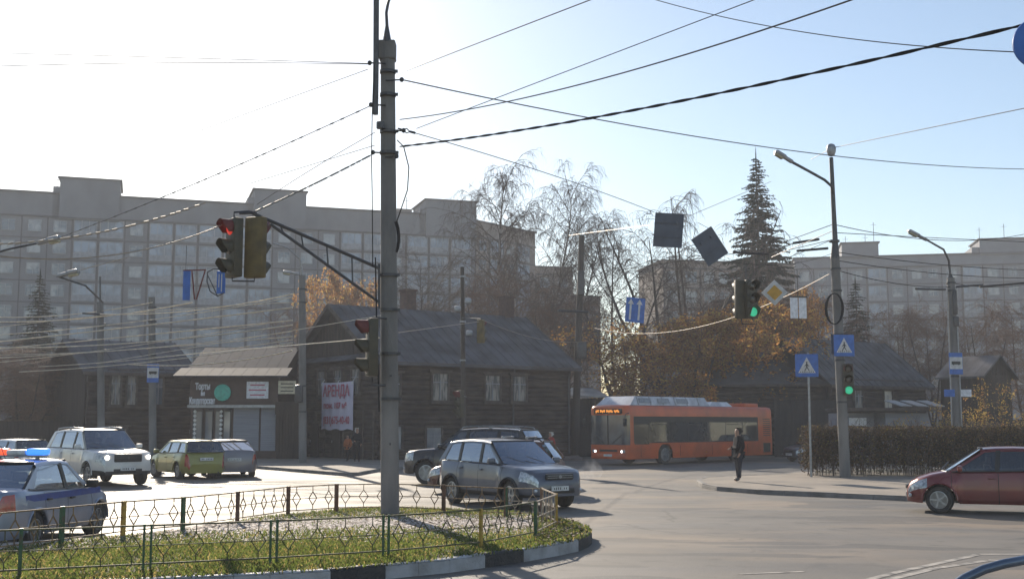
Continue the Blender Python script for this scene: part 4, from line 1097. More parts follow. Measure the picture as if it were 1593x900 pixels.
# --- left shop and house
def simple_house(name, label, a, b, depth, ze, zr, over=.5, wall='log', roof='roofmetal', logs=True, gable_to_camera=False, wins=(), lowins=()):
    root, L = rz_root(name, a, b, label)
    if logs: w_ = log_wall(0, L, 0, .1, ze); w_.box((L / 2, .12, ze / 2), (L, .2, ze))
    else: w_ = MB(); w_.box((L / 2, .1, ze / 2), (L, .2, ze))
    w_.build('front_wall', wall, root, smooth=logs)
    s_ = MB(); s_.box((0, depth / 2 + .2, ze / 2), (.2, depth - .2, ze)); s_.box((L, depth / 2 + .2, ze / 2), (.2, depth - .2, ze)); s_.box((L / 2, depth, ze / 2), (L, .2, ze)); s_.build('side_wall', 'plank', root)
    if gable_to_camera:
        g = MB()
        # ridge along local y
        n = 24; th = .12
        for side in (-1, 1):
            xe = L / 2 + side * (L / 2 + over); ze2 = ze - (zr - ze) / (L / 2) * over
            m = max(3, int((depth + 2 * over) / .62))
            for i in range(m):
                ya = -over + (depth + 2 * over) * i / m; yb = -over + (depth + 2 * over) * (i + 1) / m - .012; j_ = rnd.uniform(-.008, .008)
                g.prism([(xe, ya, ze2 + j_), (xe, yb, ze2 + j_), (L / 2, yb, zr + j_), (L / 2, ya, zr + j_)], (0, 0, th))
        g.build('roof', roof, root)
        g = MB()
        for i in range(n):
            x0 = L * i / n + .008; x1 = L * (i + 1) / n - .008
            f_ = lambda x: ze + (zr - ze) * (1 - abs(x - L / 2) / (L / 2))
            o_ = rnd.uniform(0, .03); g.prism([(x0, -.02 - o_, ze), (x1, -.02 - o_, ze), (x1, -.02 - o_, max(f_(x1), ze + .02)), (x0, -.02 - o_, max(f_(x0), ze + .02))], (0, .1, 0))
        g.build('gable_boards', 'plank', root)
    else:
        gable_roof(0, L, 0, depth, ze, zr, over).build('roof', roof, root)
        for x_ in (0, L): g = MB(); g.prism([(x_ - .08, 0, ze), (x_ - .08, depth, ze), (x_ - .08, depth / 2, zr)], (.16, 0, 0)); g.build('gable_boards', 'plank', root)
        e_ = MB(); e_.box((L / 2, -over + .02, ze - (zr - ze) / (depth / 2) * over + .0), (L + 2 * over, .05, .16)); e_.build('eave_board', 'woodtrim', root)
    for x_, z_, w_, h_, c_ in wins: old_window(root, x_, -.12 if logs else 0.0, z_, w_, h_, cur=c_)
    return root, L
a_, b_ = G(133, 716), G(292, 713)
lh, Llh = simple_house('log_house', 'dark log house with two narrow upper windows left of the shop', (a_.x, a_.y + .0), (b_.x, b_.y), 8, 5.05, 6.9, .45,
    wins=[(Llh_ * 1.0, 4.0, .5, 1.75, 'curtain') for Llh_ in (1.45, 2.35)] + [(1.9, 1.0, .45, 1.5, 'curtain'), (3.9, 3.9, .5, 1.5, 'winglass')])
M['shopwall'] = mat('shop_fascia', (0.085, 0.050, 0.038), 0.7, nscale=3)
M['shutter'] = mat('roller_shutter', (0.27, 0.28, 0.32), 0.6, color2=(0.21, 0.22, 0.26), nscale=1.5, stretch=(.5, .5, 6))
a_, b_ = G(294, 716.5), G(432, 716.5)
sp, Ls = rz_root('shop', (a_.x, a_.y), (b_.x, b_.y), 'small shop with grey shutters, green disc sign and sheet metal roof', 'shop')
Ys = (a_.y + b_.y) / 2; pxm = Ls / 138.0
fz = lambda py: 2.1 + (657 - py) * Ys / 1800.0
w_ = MB(); w_.box((Ls / 2, 3, fz(583) / 2), (Ls, 6, fz(583))); w_.build('wall', 'shopwall', sp)
fs = MB(); fs.box((Ls / 2, -.14, fz(612)), (Ls, .28, fz(592) - fz(630))); fs.build('fascia', 'shopwall', sp)
gt = MB(); gt.box((Ls / 2, -.32, fz(632)), (Ls + .1, .4, .16)); gt.build('awning_rail', 'galv', sp)
for x0, x1 in ((362, 402), (405, 428)):
    s_ = MB(); xx0, xx1 = (x0 - 294) * pxm, (x1 - 294) * pxm
    k = 0; z = fz(700)
    while z < fz(636): s_.box(((xx0 + xx1) / 2, -.05, z + .06), (xx1 - xx0, .08 + .03 * (k % 2), .115)); z += .12; k += 1
    s_.build('shutter', 'shutter', sp)
for x0, x1 in ((298, 314), (317, 330), (333, 343), (346, 358)):
    xx0, xx1 = (x0 - 294) * pxm, (x1 - 294) * pxm
    f_ = MB(); f_.box(((xx0 + xx1) / 2, -.02, (fz(712) + fz(636)) / 2), (xx1 - xx0, .08, fz(636) - fz(712))); fr = f_.build('shop_window', 'black', sp)
    g_ = MB(); g_.box(((xx0 + xx1) / 2, -.07, (fz(706) + fz(640)) / 2), (xx1 - xx0 - .1, .03, fz(640) - fz(706))); g_.build('pane', 'winglass', fr)
for x0 in (302, 343):
    xx = (x0 - 294) * pxm; g_ = MB()
    for k in range(10): g_.rbox((xx, -.12, fz(700) + k * .24), (.15, .04, .15), .01, M4=Matrix.Rotation(R(45), 3, 'Y'))
    g_.build('check_strip', 'plate', sp)
rfm = MB()
for (z0, z1, y0, y1, x0, x1) in ((fz(588), fz(574), -.9, .7, -.8, Ls + .6), (fz(574), fz(536), .7, 4.2, -.4, Ls + .3)):
    n = int((x1 - x0) / .6)
    for i in range(n):
        xa, xb = x0 + (x1 - x0) * i / n, x0 + (x1 - x0) * (i + 1) / n - .015
        rfm.prism([(xa, y0, z0), (xb, y0, z0), (xb, y1, z1), (xa, y1, z1)], (0, 0, .09))
M['roofshop'] = mat('roof_shop', (0.04, 0.045, 0.065), .8, color2=(.028, .03, .042), nscale=1.2, detail=8, spec=.15)
rfm.build('roof', 'roofshop', sp)
gb = MB(); gb.prism([(-.3, .75, fz(583)), (-.3, 4.15, fz(583)), (-.3, 4.15, fz(537))], (Ls + .5, 0, 0)); gb.build('roof_space', 'plank', sp)
M['signwhite'] = mat('sign_white', (0.82, 0.83, 0.88), 0.5, nscale=8)
M['signteal'] = mat('sign_teal', (0.06, 0.50, 0.38), 0.5, nscale=8)
M['signyellow'] = mat('sign_cream', (0.62, 0.56, 0.40), 0.6, nscale=8)
def letters(body, px0, px1, py0, py1, m='signwhite'):
    x0, x1 = (px0 - 294) * pxm, (px1 - 294) * pxm; h_ = fz(py0) - fz(py1)
    o = text_mesh('sign_lettering', body, h_ * 1.35, m, sp, ((x0 + x1) / 2, -.34, (fz(py0) + fz(py1)) / 2), (R(90), 0, 0), .03, bold=.02)
    wd = max(v.co.x for v in o.data.vertices) - min(v.co.x for v in o.data.vertices); o.scale.x = (x1 - x0) / wd
letters('Торты', 303, 326, 597, 607); letters('и', 312, 318, 609, 616); letters('Кондитерская', 294.5, 334, 619, 629)
ds = MB(); ds.lathe((346 * pxm - 294 * pxm, -.36, fz(611)), [(.46, 0), (.46, .08), (.42, .10)], 28, M4=Matrix.Rotation(R(90), 3, 'X')); ds.build('disc_sign', 'signteal', sp, smooth=True)
def sign_panel(px0, px1, py0, py1, m, lines):
    x0, x1 = (px0 - 294) * pxm, (px1 - 294) * pxm
    p = MB(); p.rbox(((x0 + x1) / 2, -.34, (fz(py0) + fz(py1)) / 2), (x1 - x0, .06, fz(py0) - fz(py1)), .01); o = p.build('sign_panel', m, sp)
    l = MB()
    for k in range(lines): l.box(((x0 + x1) / 2, -.375, fz(py1) + (fz(py0) - fz(py1)) * (k + .7) / (lines + .4)), ((x1 - x0) * (.8 if k % 2 else .66), .006, .07))
    l.build('sign_print', 'bannerred' if m != 'signyellow' else 'woodtrim', o)
sign_panel(383, 417, 594, 620, 'signwhite', 3)
gate = empty('yard_gate', G(446, 717) + Vector((0, 0, 0)), 0, 'dark board gate with cream plate between the shop and the log house', 'gate')
g_ = MB(); 
for k in range(9): g_.box((-.5 + k * .16, 0, 1.3), (.15, .05 + .02 * (k % 2), 2.5))
g_.box((.15, .05, 2.9), (1.7, .12, .7)); g_.build('boards', 'plank', gate)
g_ = MB(); g_.rbox((-.05, -.07, fz(606) + .1), (.98, .05, .72), .01); o = g_.build('plate', 'signyellow', gate)
l_ = MB()
for k in range(3): l_.box((-.05, -.10, fz(606) - .1 + k * .2), (.7, .006, .06))
l_.build('plate_print', 'woodtrim', o)

# --- right houses
a_, b_ = P(1118, 700, 76), P(1292, 700, 74)
simple_house('log_house', 'long low dark house with metal roof between the bus and the hedge', (a_.x, a_.y), (b_.x, b_.y), 7.5, 4.75, 6.75, .5)
a_, b_ = P(1296, 700, 73.5), P(1440, 700, 78.5)
hr, _ = simple_house('log_house', 'dark gabled house with steep sheet roof behind the hedge', (a_.x, a_.y), (b_.x, b_.y), 7.0, 4.8, 7.55, .55,
    wins=[(2.3, 3.6, .8, 1.1, 'curtain'), (5.2, 3.6, .8, 1.1, 'winglass')])
a_, b_ = P(1532, 700, 70), P(1578, 700, 72)
simple_house('shed', 'small dark wooden shed with pitched roof at the right edge', (a_.x, a_.y), (b_.x, b_.y), 2.6, 5.0, 6.1, .35, gable_to_camera=True, logs=False, wall='plank')
a_, b_ = P(1326, 700, 60), P(1446, 700, 61)
ki, Lk = rz_root('kiosk', (a_.x, a_.y), (b_.x, b_.y), 'low grey kiosk with striped white awning behind the hedge', 'kiosk')
w_ = MB(); w_.box((Lk * .72, 1.2, 1.3), (Lk * .56, 2.4, 2.6)); w_.box((Lk * .2, 1.6, 1.3), (Lk * .4, 1.6, 2.6)); w_.build('wall', 'shutter', ki)
r_ = MB(); r_.box((Lk / 2, .9, 2.78), (Lk + .3, 3.2, .16)); r_.build('roof', 'woodtrim', ki)
for k in range(3):
    s_ = MB(); s_.prism([(Lk * .55 + k * .95, -.75, 2.92), (Lk * .55 + k * .95 + .62, -.75, 2.92), (Lk * .55 + k * .95 + .2, .2, 3.22), (Lk * .55 + k * .95 - .42, .2, 3.22)], (0, 0, .05)); s_.build('awning_stripe', 'roofpale', ki)
s_ = MB(); s_.rbox((Lk * .17, .7, 2.15), (1.0, .06, .42), .01); s_.build('sign_panel', 'signwhite', ki)
s_ = MB(); s_.box((Lk * .62, -.05, 1.9), (.7, .06, .6)); s_.build('window', 'winglass', ki)

# --- fences and lean-to behind the crossing
def board_fence(name, label, a, b, h, m='plank', step=.22):
    root, L = rz_root(name, a, b, label, 'fence'); g_ = MB(); n = int(L / step)
    for k in range(n): g_.box((k * step + step / 2, rnd.uniform(-.015, .015), h / 2 + rnd.uniform(-.03, .03)), (step - .015, .04, h))
    g_.build('boards', m, root)
    for z in (.5, h - .4): r_ = MB(); r_.box((L / 2, .06, z), (L, .06, .1)); r_.build('rail', m, root)
    return root
M['fencedark'] = mat('fence_dark', (0.04, 0.034, 0.032), .9, nscale=2)
a_, b_ = P(858, 700, 71), P(960, 700, 74)
board_fence('board_fence', 'tall dark board fence between the log house and the bus', (a_.x, a_.y), (b_.x, b_.y), 3.6, 'fencedark')
a_, b_ = P(1205, 700, 72), P(1330, 700, 72.5)
board_fence('board_fence', 'tall dark board fence right of the bus behind the dark blue car', (a_.x, a_.y), (b_.x, b_.y), 3.5, 'fencedark')
a_, b_ = P(1462, 700, 69), P(1760, 700, 68)
board_fence('board_fence', 'dark board fence behind the hedge at the right edge', (a_.x, a_.y), (b_.x, b_.y), 2.3, 'fencedark')
a_, b_ = P(-160, 700, 66), P(133, 700, 66)
board_fence('board_fence', 'long brown board fence under the bare shrubs at the left edge', (a_.x, a_.y), (b_.x, b_.y), 2.2, 'plank')
cn_ = empty('lean_to_roof', P(900, 700, 72) * Vector((1, 1, 0)) if False else (P(900, 700, 72).x, 72.4, 0), 0, 'white lean-to roof above the dark fence beside the bus', 'canopy')
r_ = MB(); r_.prism([(-1.7, -.6, 3.75), (1.9, -.6, 3.62), (1.2, 3.0, 4.25), (-1.65, 3.0, 4.3)], (0, 0, .09)); r_.build('roof', 'roofpale', cn_)
r_ = MB(); 
for x_ in (-1.5, 1.5): r_.box((x_, 2.4, 2.05), (.12, .12, 4.1)); r_.box((x_, .0, 1.85), (.12, .12, 3.7))
r_.build('post', 'plank', cn_)
# ================================================================ trees
M['birchbark'] = mat('birch_bark', (0.34, 0.32, 0.30), 0.85, color2=(0.07, 0.06, 0.055), nscale=2.5, stretch=(1, 1, 3), lo=.45, hi=.6)
M['bark'] = mat('bark', (0.085, 0.07, 0.06), 0.9, color2=(0.05, 0.04, 0.035), nscale=4, bump=.5)
M['twig'] = mat('twig', (0.11, 0.08, 0.065), 0.85, nscale=3)
M['twigred'] = mat('twig_reddish', (0.20, 0.115, 0.075), 0.85, nscale=3)
def leafmat(name, c, tr=.45):
    m = mat(name, c, 0.8, nscale=1.5, spec=.2); t = m.node_tree; b = t.nodes['Principled BSDF']
    tl = t.nodes.new('ShaderNodeBsdfTranslucent'); tl.inputs[0].default_value = (*[min(1, x * 1.5) for x in c], 1)
    ms = t.nodes.new('ShaderNodeMixShader'); ms.inputs[0].default_value = tr
    out = [q for q in t.nodes if q.type == 'OUTPUT_MATERIAL'][0]
    t.links.new(b.outputs[0], ms.inputs[1]); t.links.new(tl.outputs[0], ms.inputs[2]); t.links.new(ms.outputs[0], out.inputs[0]); return m
M['leaforange'] = leafmat('leaf_orange', (0.34, 0.18, 0.06), .6); M['leafyellow'] = leafmat('leaf_yellow', (0.42, 0.30, 0.08), .6); M['leafbrown'] = leafmat('leaf_brown', (0.17, 0.085, 0.035))
M['needle'] = leafmat('spruce_needles', (0.020, 0.030, 0.018), .08); M['needle2'] = leafmat('spruce_needles_light', (0.034, 0.045, 0.022), .08)

def grow(seed, H, Wd, h0=.22, nl=34, up=.9, droop=.6, twigs=12, sub=4, leaves=0, tr=None, weep=False, fork=0, twigr=.013):
    """returns trunk and crown meshes of a bare or thinly leaved tree; the crown is many thin drooping twigs"""
    r = random.Random(seed); tk = MB(); cr = MB(); lv = MB(); tr = tr or H * .0105
    stems = []
    def stem(p, d, L, rad, n=9):
        pts = [p]; rs = [rad]
        for i in range(n):
            d = (d + Vector((r.gauss(0, .05), r.gauss(0, .05), .03))).normalized(); p = p + d * (L / n); pts.append(p); rs.append(rad * (1 - (i + 1) / n) ** .8 + .012)
        return pts, rs
    if fork:
        base, brs = stem(Vector((0, 0, -.1)), Vector((0, 0, 1)), H * .14, tr, 4); brs = [max(q, tr * .75) for q in brs]
        tk.tube(base, brs, 9); n0 = base[-1]
        for k in range(fork):
            a = 2 * math.pi * k / fork + r.uniform(-.4, .4); tl = r.uniform(.12, .42)
            pts, rs = stem(n0, Vector((math.cos(a) * tl, math.sin(a) * tl, 1)).normalized(), H * r.uniform(.72, .88), tr * .62); tk.tube(pts, rs, 7); stems.append((pts, rs))
    else:
        pts, rs = stem(Vector((0, 0, -.1)), Vector((r.gauss(0, .03), r.gauss(0, .03), 1)).normalized(), H, tr, 12); tk.tube(pts, rs, 9); stems.append((pts, rs))
    def at(pts, t):
        x = t * (len(pts) - 1); i = min(int(x), len(pts) - 2); return pts[i].lerp(pts[i + 1], x - i)
    def twig(p, d, L, rad, lvl):
        n = 4; pts = [p]; q = p
        for i in range(n):
            d = (d + Vector((r.gauss(0, .13), r.gauss(0, .13), -droop * (.25 + .35 * i) * (.5 + lvl * .3)))).normalized()
            q = q + d * (L / n); pts.append(q)
        cr.tube(pts, [rad * (1 - .2 * i) for i in range(n + 1)], 3, cap=False)
        if leaves:
            for _ in range(leaves):
                t = r.uniform(.1, 1); c = at(pts, t) + Vector((r.gauss(0, .07), r.gauss(0, .07), r.gauss(0, .07))); s = r.uniform(.05, .10)
                u = Vector((r.gauss(0, 1), r.gauss(0, 1), r.gauss(0, 1))).normalized(); v = u.orthogonal().normalized()
                lv.cur = 0 if r.random() < .6 else (1 if r.random() < .5 else 2)
                lv.add([c - u * s, c + v * s * .6, c + u * s, c - v * s * .6], [(0, 1, 2, 3)])
        if lvl < 2:
            for _ in range(sub if lvl == 0 else max(1, sub // 2)):
                t = r.uniform(.25, 1); b = at(pts, t); dd = (d + Vector((r.gauss(0, .6), r.gauss(0, .6), r.gauss(-.1, .35)))).normalized()
                twig(b, dd, L * r.uniform(.5, .9), rad * .7, lvl + 1)
    for si, (pts, rs) in enumerate(stems):
        k_ = nl // len(stems)
        for k in range(k_):
            t = h0 + (1 - h0) * ((k + r.random()) / k_) if not fork else .12 + .86 * ((k + r.random()) / k_)
            b = at(pts, min(.995, t)); a = r.uniform(0, 6.283); env = math.sin(math.pi * min(1, (1 - t) * .85 + .12)) ** .7 if not weep else (1 - t) ** .4
            L = Wd * .5 * env * r.uniform(.65, 1.15) / (1 if not fork else 1.5)
            d = Vector((math.cos(a), math.sin(a), up * r.uniform(.7, 1.25))).normalized()
            n = 5; lp = [b]; q = b; rad = max(.02, rs[min(len(rs) - 1, int(t * len(rs)))] * .42)
            for i in range(n):
                d = (d + Vector((r.gauss(0, .09), r.gauss(0, .09), .02 - droop * .10 * i))).normalized(); q = q + d * (L * 1.25 / n); lp.append(q)
            cr.tube(lp, [rad * (1 - .16 * i) for i in range(n + 1)], 4, cap=False)
            for _ in range(twigs):
                tt = r.uniform(.15, 1); p0 = at(lp, tt); dd = (d * .6 + Vector((r.gauss(0, .6), r.gauss(0, .6), r.gauss(.1, .3)))).normalized()
                twig(p0, dd, Wd * .13 * r.uniform(.6, 1.3), twigr, 0)
    return tk, cr, lv
_tc = {}
def tree(name, label, px, Y, top, width, variant, seed, group=None, z0=0.0, barkm='bark', twigm='twig', lean=0.0, cat='tree', **kw):
    base = P(px, 657, Y); h = P(px, top, Y).z - z0
    root = empty(name, (base.x, Y, z0), rnd.uniform(0, 6.28), label, cat, group)
    key = (variant, seed)
    if key not in _tc:
        tk, cr, lv = grow(seed, 10.0, kw.pop('W', 6.0), **kw)
        a = tk.build('trunk', barkm, root, smooth=True, recalc=False); c = cr.build('crown', twigm, root, recalc=False)
        l = lv.build('leaves', ['leaforange', 'leafyellow', 'leafbrown'], root, recalc=False) if lv.v else None
        _tc[key] = (a, c, l, max(v.co.z for v in c.data.vertices))
    else:
        for o in _tc[key][:3]:
            if o is None: continue
            c = o.copy(); col.objects.link(c); c.parent = root
            if o.name.startswith('trunk'): c.data = o.data
    s = h / _tc[key][3]; root.scale = (s * width, s * width, s); root.rotation_euler.y = lean
    return root
BI = dict(h0=.25, nl=44, up=1.25, droop=.55, twigs=14, sub=4, W=4.6, twigr=.010)
tree('birch_tree', 'tallest bare birch behind the log house, right of the main pole', 790, 96, 238, 1.0, 'b', 1, 'bare birches behind the log house', barkm='birchbark', **BI)
tree('birch_tree', 'bare birch with drooping twigs right beside the tallest one', 838, 98, 262, .9, 'b', 2, 'bare birches behind the log house', barkm='birchbark', **dict(BI, nl=40))
tree('birch_tree', 'shorter bare birch above the right roof end of the log house', 878, 90, 325, 1.0, 'b', 2, 'bare birches behind the log house', barkm='birchbark')
tree('bare_tree', 'round bare tree just right of the main pole above the log house roof', 655, 88, 350, 1.25, 'r', 3, twigm='twig', h0=.3, nl=40, up=1.0, droop=.05, twigs=12, sub=4, W=7, twigr=.011)
WE = dict(h0=.25, nl=34, up=1.1, droop=.7, twigs=10, sub=3, W=6.2, fork=4, twigr=.012)
tree('weeping_birch', 'forked weeping birch showing through the gap above the blue lane sign', 1030, 84, 335, 1.35, 'w', 4, 'weeping birches behind the bus', **WE)
tree('weeping_birch', 'weeping birch crown rising behind the two hanging sign backs', 1078, 92, 290, 1.0, 'w', 5, 'weeping birches behind the bus', **dict(WE, fork=3))
tree('weeping_birch', 'low weeping birch spreading beside the leaning wooden pole', 965, 80, 355, 1.0, 'w', 5, 'weeping birches behind the bus')
OR = dict(h0=.12, nl=40, up=.8, droop=.95, twigs=11, sub=3, W=7.5, fork=3, leaves=11, twigr=.010)
tree('autumn_birch', 'thin leaved orange birch above the windows of the bus', 1065, 76, 480, 1.5, 'o', 6, 'autumn birches behind the bus', twigm='twigred', **dict(OR, leaves=3))
tree('autumn_birch', 'golden leaved birch hanging over the rear end of the bus', 1160, 78, 470, 1.35, 'o', 7, 'autumn birches behind the bus', twigm='twigred', **dict(OR, leaves=7))
tree('autumn_birch', 'rusty thin leaved birch between the lean-to roof and the bus', 975, 77, 505, 1.5, 'o', 6, 'autumn birches behind the bus')
tree('autumn_birch', 'tall golden birch below the dark spruce and the yellow diamond sign', 1222, 81, 445, .62, 'o', 7, 'autumn birches behind the bus')
tree('bare_tree', 'reddish brown bare crown right behind the hanging green signal', 1125, 88, 405, 1.15, 'x2', 14, 'reddish bare trees', twigm='twigred', **dict(h0=.15, nl=44, up=1.0, droop=.25, twigs=13, sub=4, W=7.5, fork=3, twigr=.012))
RB = dict(h0=.15, nl=44, up=1.0, droop=.25, twigs=13, sub=4, W=7.5, fork=3, twigr=.012)
tree('autumn_birch', 'pale golden crown between the left street pole and the log house gable', 528, 112, 420, .62, 'o', 7)
tree('bare_tree', 'reddish bare tree left of the street pole, before the apartment block', 462, 92, 440, 1.0, 'x', 8, 'reddish bare trees', twigm='twigred', **RB)
tree('bare_tree', 'reddish bare crown above the ridge left of the thin wooden pole', 690, 94, 440, 1.2, 'x', 8, 'reddish bare trees')
tree('bare_tree', 'brown bare crown above the ridge between the two chimneys', 765, 90, 405, 1.1, 'x', 9, 'reddish bare trees', twigm='twigred', **RB)
tree('bare_tree', 'brown bare crown at the right end of the log house roof', 858, 86, 440, 1.1, 'x', 9, 'reddish bare trees')
tree('bare_tree', 'bare tree above the right gabled house, left of the lamp arm', 1405, 88, 455, 1.0, 'x', 9, 'reddish bare trees')
tree('bare_tree', 'reddish bare tree directly left of the bus stop pole', 1452, 84, 452, 1.0, 'x', 8, 'reddish bare trees')
tree('bare_tree', 'reddish bare tree between the bus stop pole and the small shed', 1528, 82, 470, 1.2, 'x', 8, 'reddish bare trees')
tree('bare_tree', 'bare tree cut by the right edge of the photo', 1592, 86, 440, 1.2, 'x', 9, 'reddish bare trees')
tree('bare_tree', 'bare greyish tree behind the long low house', 1262, 84, 430, 1.0, 'x', 9, 'reddish bare trees')
for i, (px, Y, top, lab) in enumerate(((-30, 74, 520, 'bare shrub at the very left edge behind the fence'), (35, 70, 545, 'bare shrub above the white suv roof at the left edge'), (85, 73, 530, 'bare brown shrub right of the left edge spruce'), (122, 71, 555, 'rusty shrub touching the left log house wall'))):
    tree('bare_shrub', lab, px, Y, top, 1.9 if i % 2 else 2.2, 'x', 9 if i != 3 else 8, 'bare shrubs behind the left fence', cat='shrub')

def spruce(label, px, Y, top, wpx, seed, z0=0.0, gap=.0):
    r = random.Random(seed); base = P(px, 657, Y); H = P(px, top, Y).z - z0; Wd = wpx * Y / 1800.0
    root = empty('spruce_tree', (base.x, Y, z0), 0, label, 'spruce', None)
    tk = MB(); tk.tube([(0, 0, -.1), (0, 0, H * .5), (0, 0, H * .99)], [H * .011, H * .007, .02], 8); tk.build('trunk', 'bark', root, smooth=True)
    nd = MB(); z = H * .10
    while z < H * .985:
        t = z / H; L = Wd * .5 * (1 - t) ** .82 * (1.02 if t > .1 else .8) + .12
        nb = max(4, int(8 * (1 - t) + 4 + r.uniform(-1, 3)))
        for k in range(nb):
            a = r.uniform(0, 6.28); LL = L * r.uniform(.55, 1.15); dx, dy = math.cos(a), math.sin(a)
            pts = [Vector((dx * LL * q, dy * LL * q, z + LL * (.10 * q - .42 * q * q + .22 * q ** 3))) for q in (0, .25, .5, .75, 1)]
            nd.cur = 0; nd.tube(pts, [.035, .03, .022, .015, .008], 3, cap=False)
            m = max(9, int(LL * 19))
            for j in range(m):
                q = r.uniform(.12, 1); i = min(3, int(q * 4)); c = pts[i].lerp(pts[i + 1], q * 4 - i)
                s = r.uniform(.16, .34) * (1.1 - .5 * q) * (1.15 - .75 * t ** 2) * (H / 24 + .35); side = Vector((-dy, dx, 0)) * r.uniform(-1, 1) * .8 + Vector((dx, dy, 0)) * .5 + Vector((0, 0, r.uniform(-.75, .15)))
                side = side.normalized() * s * 1.5; up_ = side.orthogonal().normalized() * s * .23
                nd.cur = 0 if r.random() < .7 else 1
                nd.add([c - up_, c + side * .6 - up_ * .9, c + side, c + side * .6 + up_ * .9, c + up_], [(0, 1, 2, 3, 4)])
                u2 = side.cross(up_).normalized() * s * .23
                nd.add([c - u2, c + side * .6 - u2 * .9, c + side, c + side * .6 + u2 * .9, c + u2], [(0, 1, 2, 3, 4)])
        z += .16 + .14 * (1 - t) + H * .003
    nd.cur = 0; nd.tube([(0, 0, H * .94), (0, 0, H * 1.0), (0, 0, H * 1.028)], [.09, .05, .01], 5)
    nd.build('crown', ['needle', 'needle2'], root, recalc=False)
spruce('tall dark spruce standing against the sky left of the right street lamp', 1186, 100, 240, 235, 11)
spruce('broad spruce at the left edge in front of the apartment block', 52, 92, 425, 150, 12)
spruce('dark spruce right of the concrete pole with coiled cable', 1338, 92, 435, 150, 13)

# ---------------------------------------------------------------- hedge
def hedge():
    a = G(1266, 741, PZ); b = G(1500, 741, PZ); c = G(1760, 741, PZ)
    root = empty('hedge', (a.x, a.y + .6, PZ - .02), 0, 'long clipped dark hedge with brown leaves along the right pavement', 'hedge')
    L = 13.5; D = 1.7; H = 1.92; r = random.Random(5); st = MB(); lf = MB()
    for k in range(300):
        x = r.uniform(0, L); y = r.uniform(0, D); pts = [Vector((x, y, 0))]; d = Vector((r.gauss(0, .12), r.gauss(0, .12), 1))
        for i in range(4): pts.append(pts[-1] + d * H * .25 * r.uniform(.8, 1.05)); d += Vector((r.gauss(0, .1), r.gauss(0, .1), 0))
        st.tube(pts, [.018, .015, .012, .009, .006], 3, cap=False)
        for j in range(4):
            q = pts[r.randint(1, 4)]; dd = Vector((r.gauss(0, .5), r.gauss(0, .5), r.uniform(.2, .9))).normalized(); st.tube([q, q + dd * .2, q + dd * .38], [.008, .006, .004], 3, cap=False)
    st.build('stems', 'twig', root, recalc=False)
    n = 0
    while n < 52000:
        x = r.uniform(0, L); y = r.uniform(-.05, D); z = r.uniform(.12, H)
        top = H * (.96 + .05 * mnoise.noise(Vector((x * 1.3, y, 3))))
        if z > top: continue
        low = .42 + .25 * mnoise.noise(Vector((x * 1.7, 0, 9)))
        if z < low and r.random() < .86: continue
        if mnoise.noise(Vector((x * 2.2, y * 2, z * 2.2))) < -.42: continue
        s = r.uniform(.03, .055); u = Vector((r.gauss(0, 1), r.gauss(0, 1), r.gauss(0, 1))).normalized(); v = u.orthogonal().normalized(); c_ = Vector((x, y, z))
        lf.cur = 0 if r.random() < .72 else (1 if r.random() < .8 else 2)
        lf.add([c_ - u * s, c_ + v * s * .7, c_ + u * s, c_ - v * s * .7], [(0, 1, 2, 3)]); n += 1
    lf.build('leaves', [leafmat('hedge_dark', (.045, .035, .022), .25), leafmat('hedge_brown', (.11, .065, .03), .3), leafmat('hedge_gold', (.2, .16, .04), .3)], root, recalc=False)
hedge()
def bush(label, px, Y, top, wm, seed, name='yellow_bush'):
    r = random.Random(seed); b = P(px, 657, Y); H = P(px, top, Y).z - .1; root = empty(name, (b.x, Y, .1), 0, label, 'bush', 'autumn bushes behind the hedge')
    st = MB(); lf = MB()
    for k in range(26):
        a = r.uniform(0, 6.28); t = r.uniform(0, .45); d = Vector((math.cos(a) * t, math.sin(a) * t, 1)).normalized(); pts = [Vector((r.gauss(0, wm * .12), r.gauss(0, wm * .12), 0))]; L = H * r.uniform(.6, 1.0)
        for i in range(4): pts.append(pts[-1] + d * L / 4); d = (d + Vector((r.gauss(0, .14), r.gauss(0, .14), 0))).normalized()
        st.tube(pts, [.02, .016, .012, .009, .006], 3, cap=False)
        for j in range(46):
            q = pts[r.randint(1, 4)] + Vector((r.gauss(0, wm * .09), r.gauss(0, wm * .09), r.gauss(0, .2))); s = r.uniform(.03, .07); u = Vector((r.gauss(0, 1), r.gauss(0, 1), r.gauss(0, 1))).normalized(); v = u.orthogonal().normalized()
            lf.cur = r.choice((0, 1, 1)); lf.add([q - u * s, q + v * s * .6, q + u * s, q - v * s * .6], [(0, 1, 2, 3)])
    st.build('stems', 'twig', root, recalc=False); lf.build('leaves', ['leaforange', 'leafyellow'], root, recalc=False)
bush('yellow green bush in front of the grey kiosk', 1405, 57.5, 652, 1.6, 21)
bush('yellow bush just right of the bus stop pole', 1515, 58, 640, 1.8, 22)
bush('orange topped bush in front of the small shed', 1545, 60, 592, 1.6, 23)
bush('thin orange bush left of the bus stop pole', 1470, 59, 628, 1.2, 24)
bush('low yellow bush at the right edge above the hedge', 1582, 58, 648, 1.6, 25)
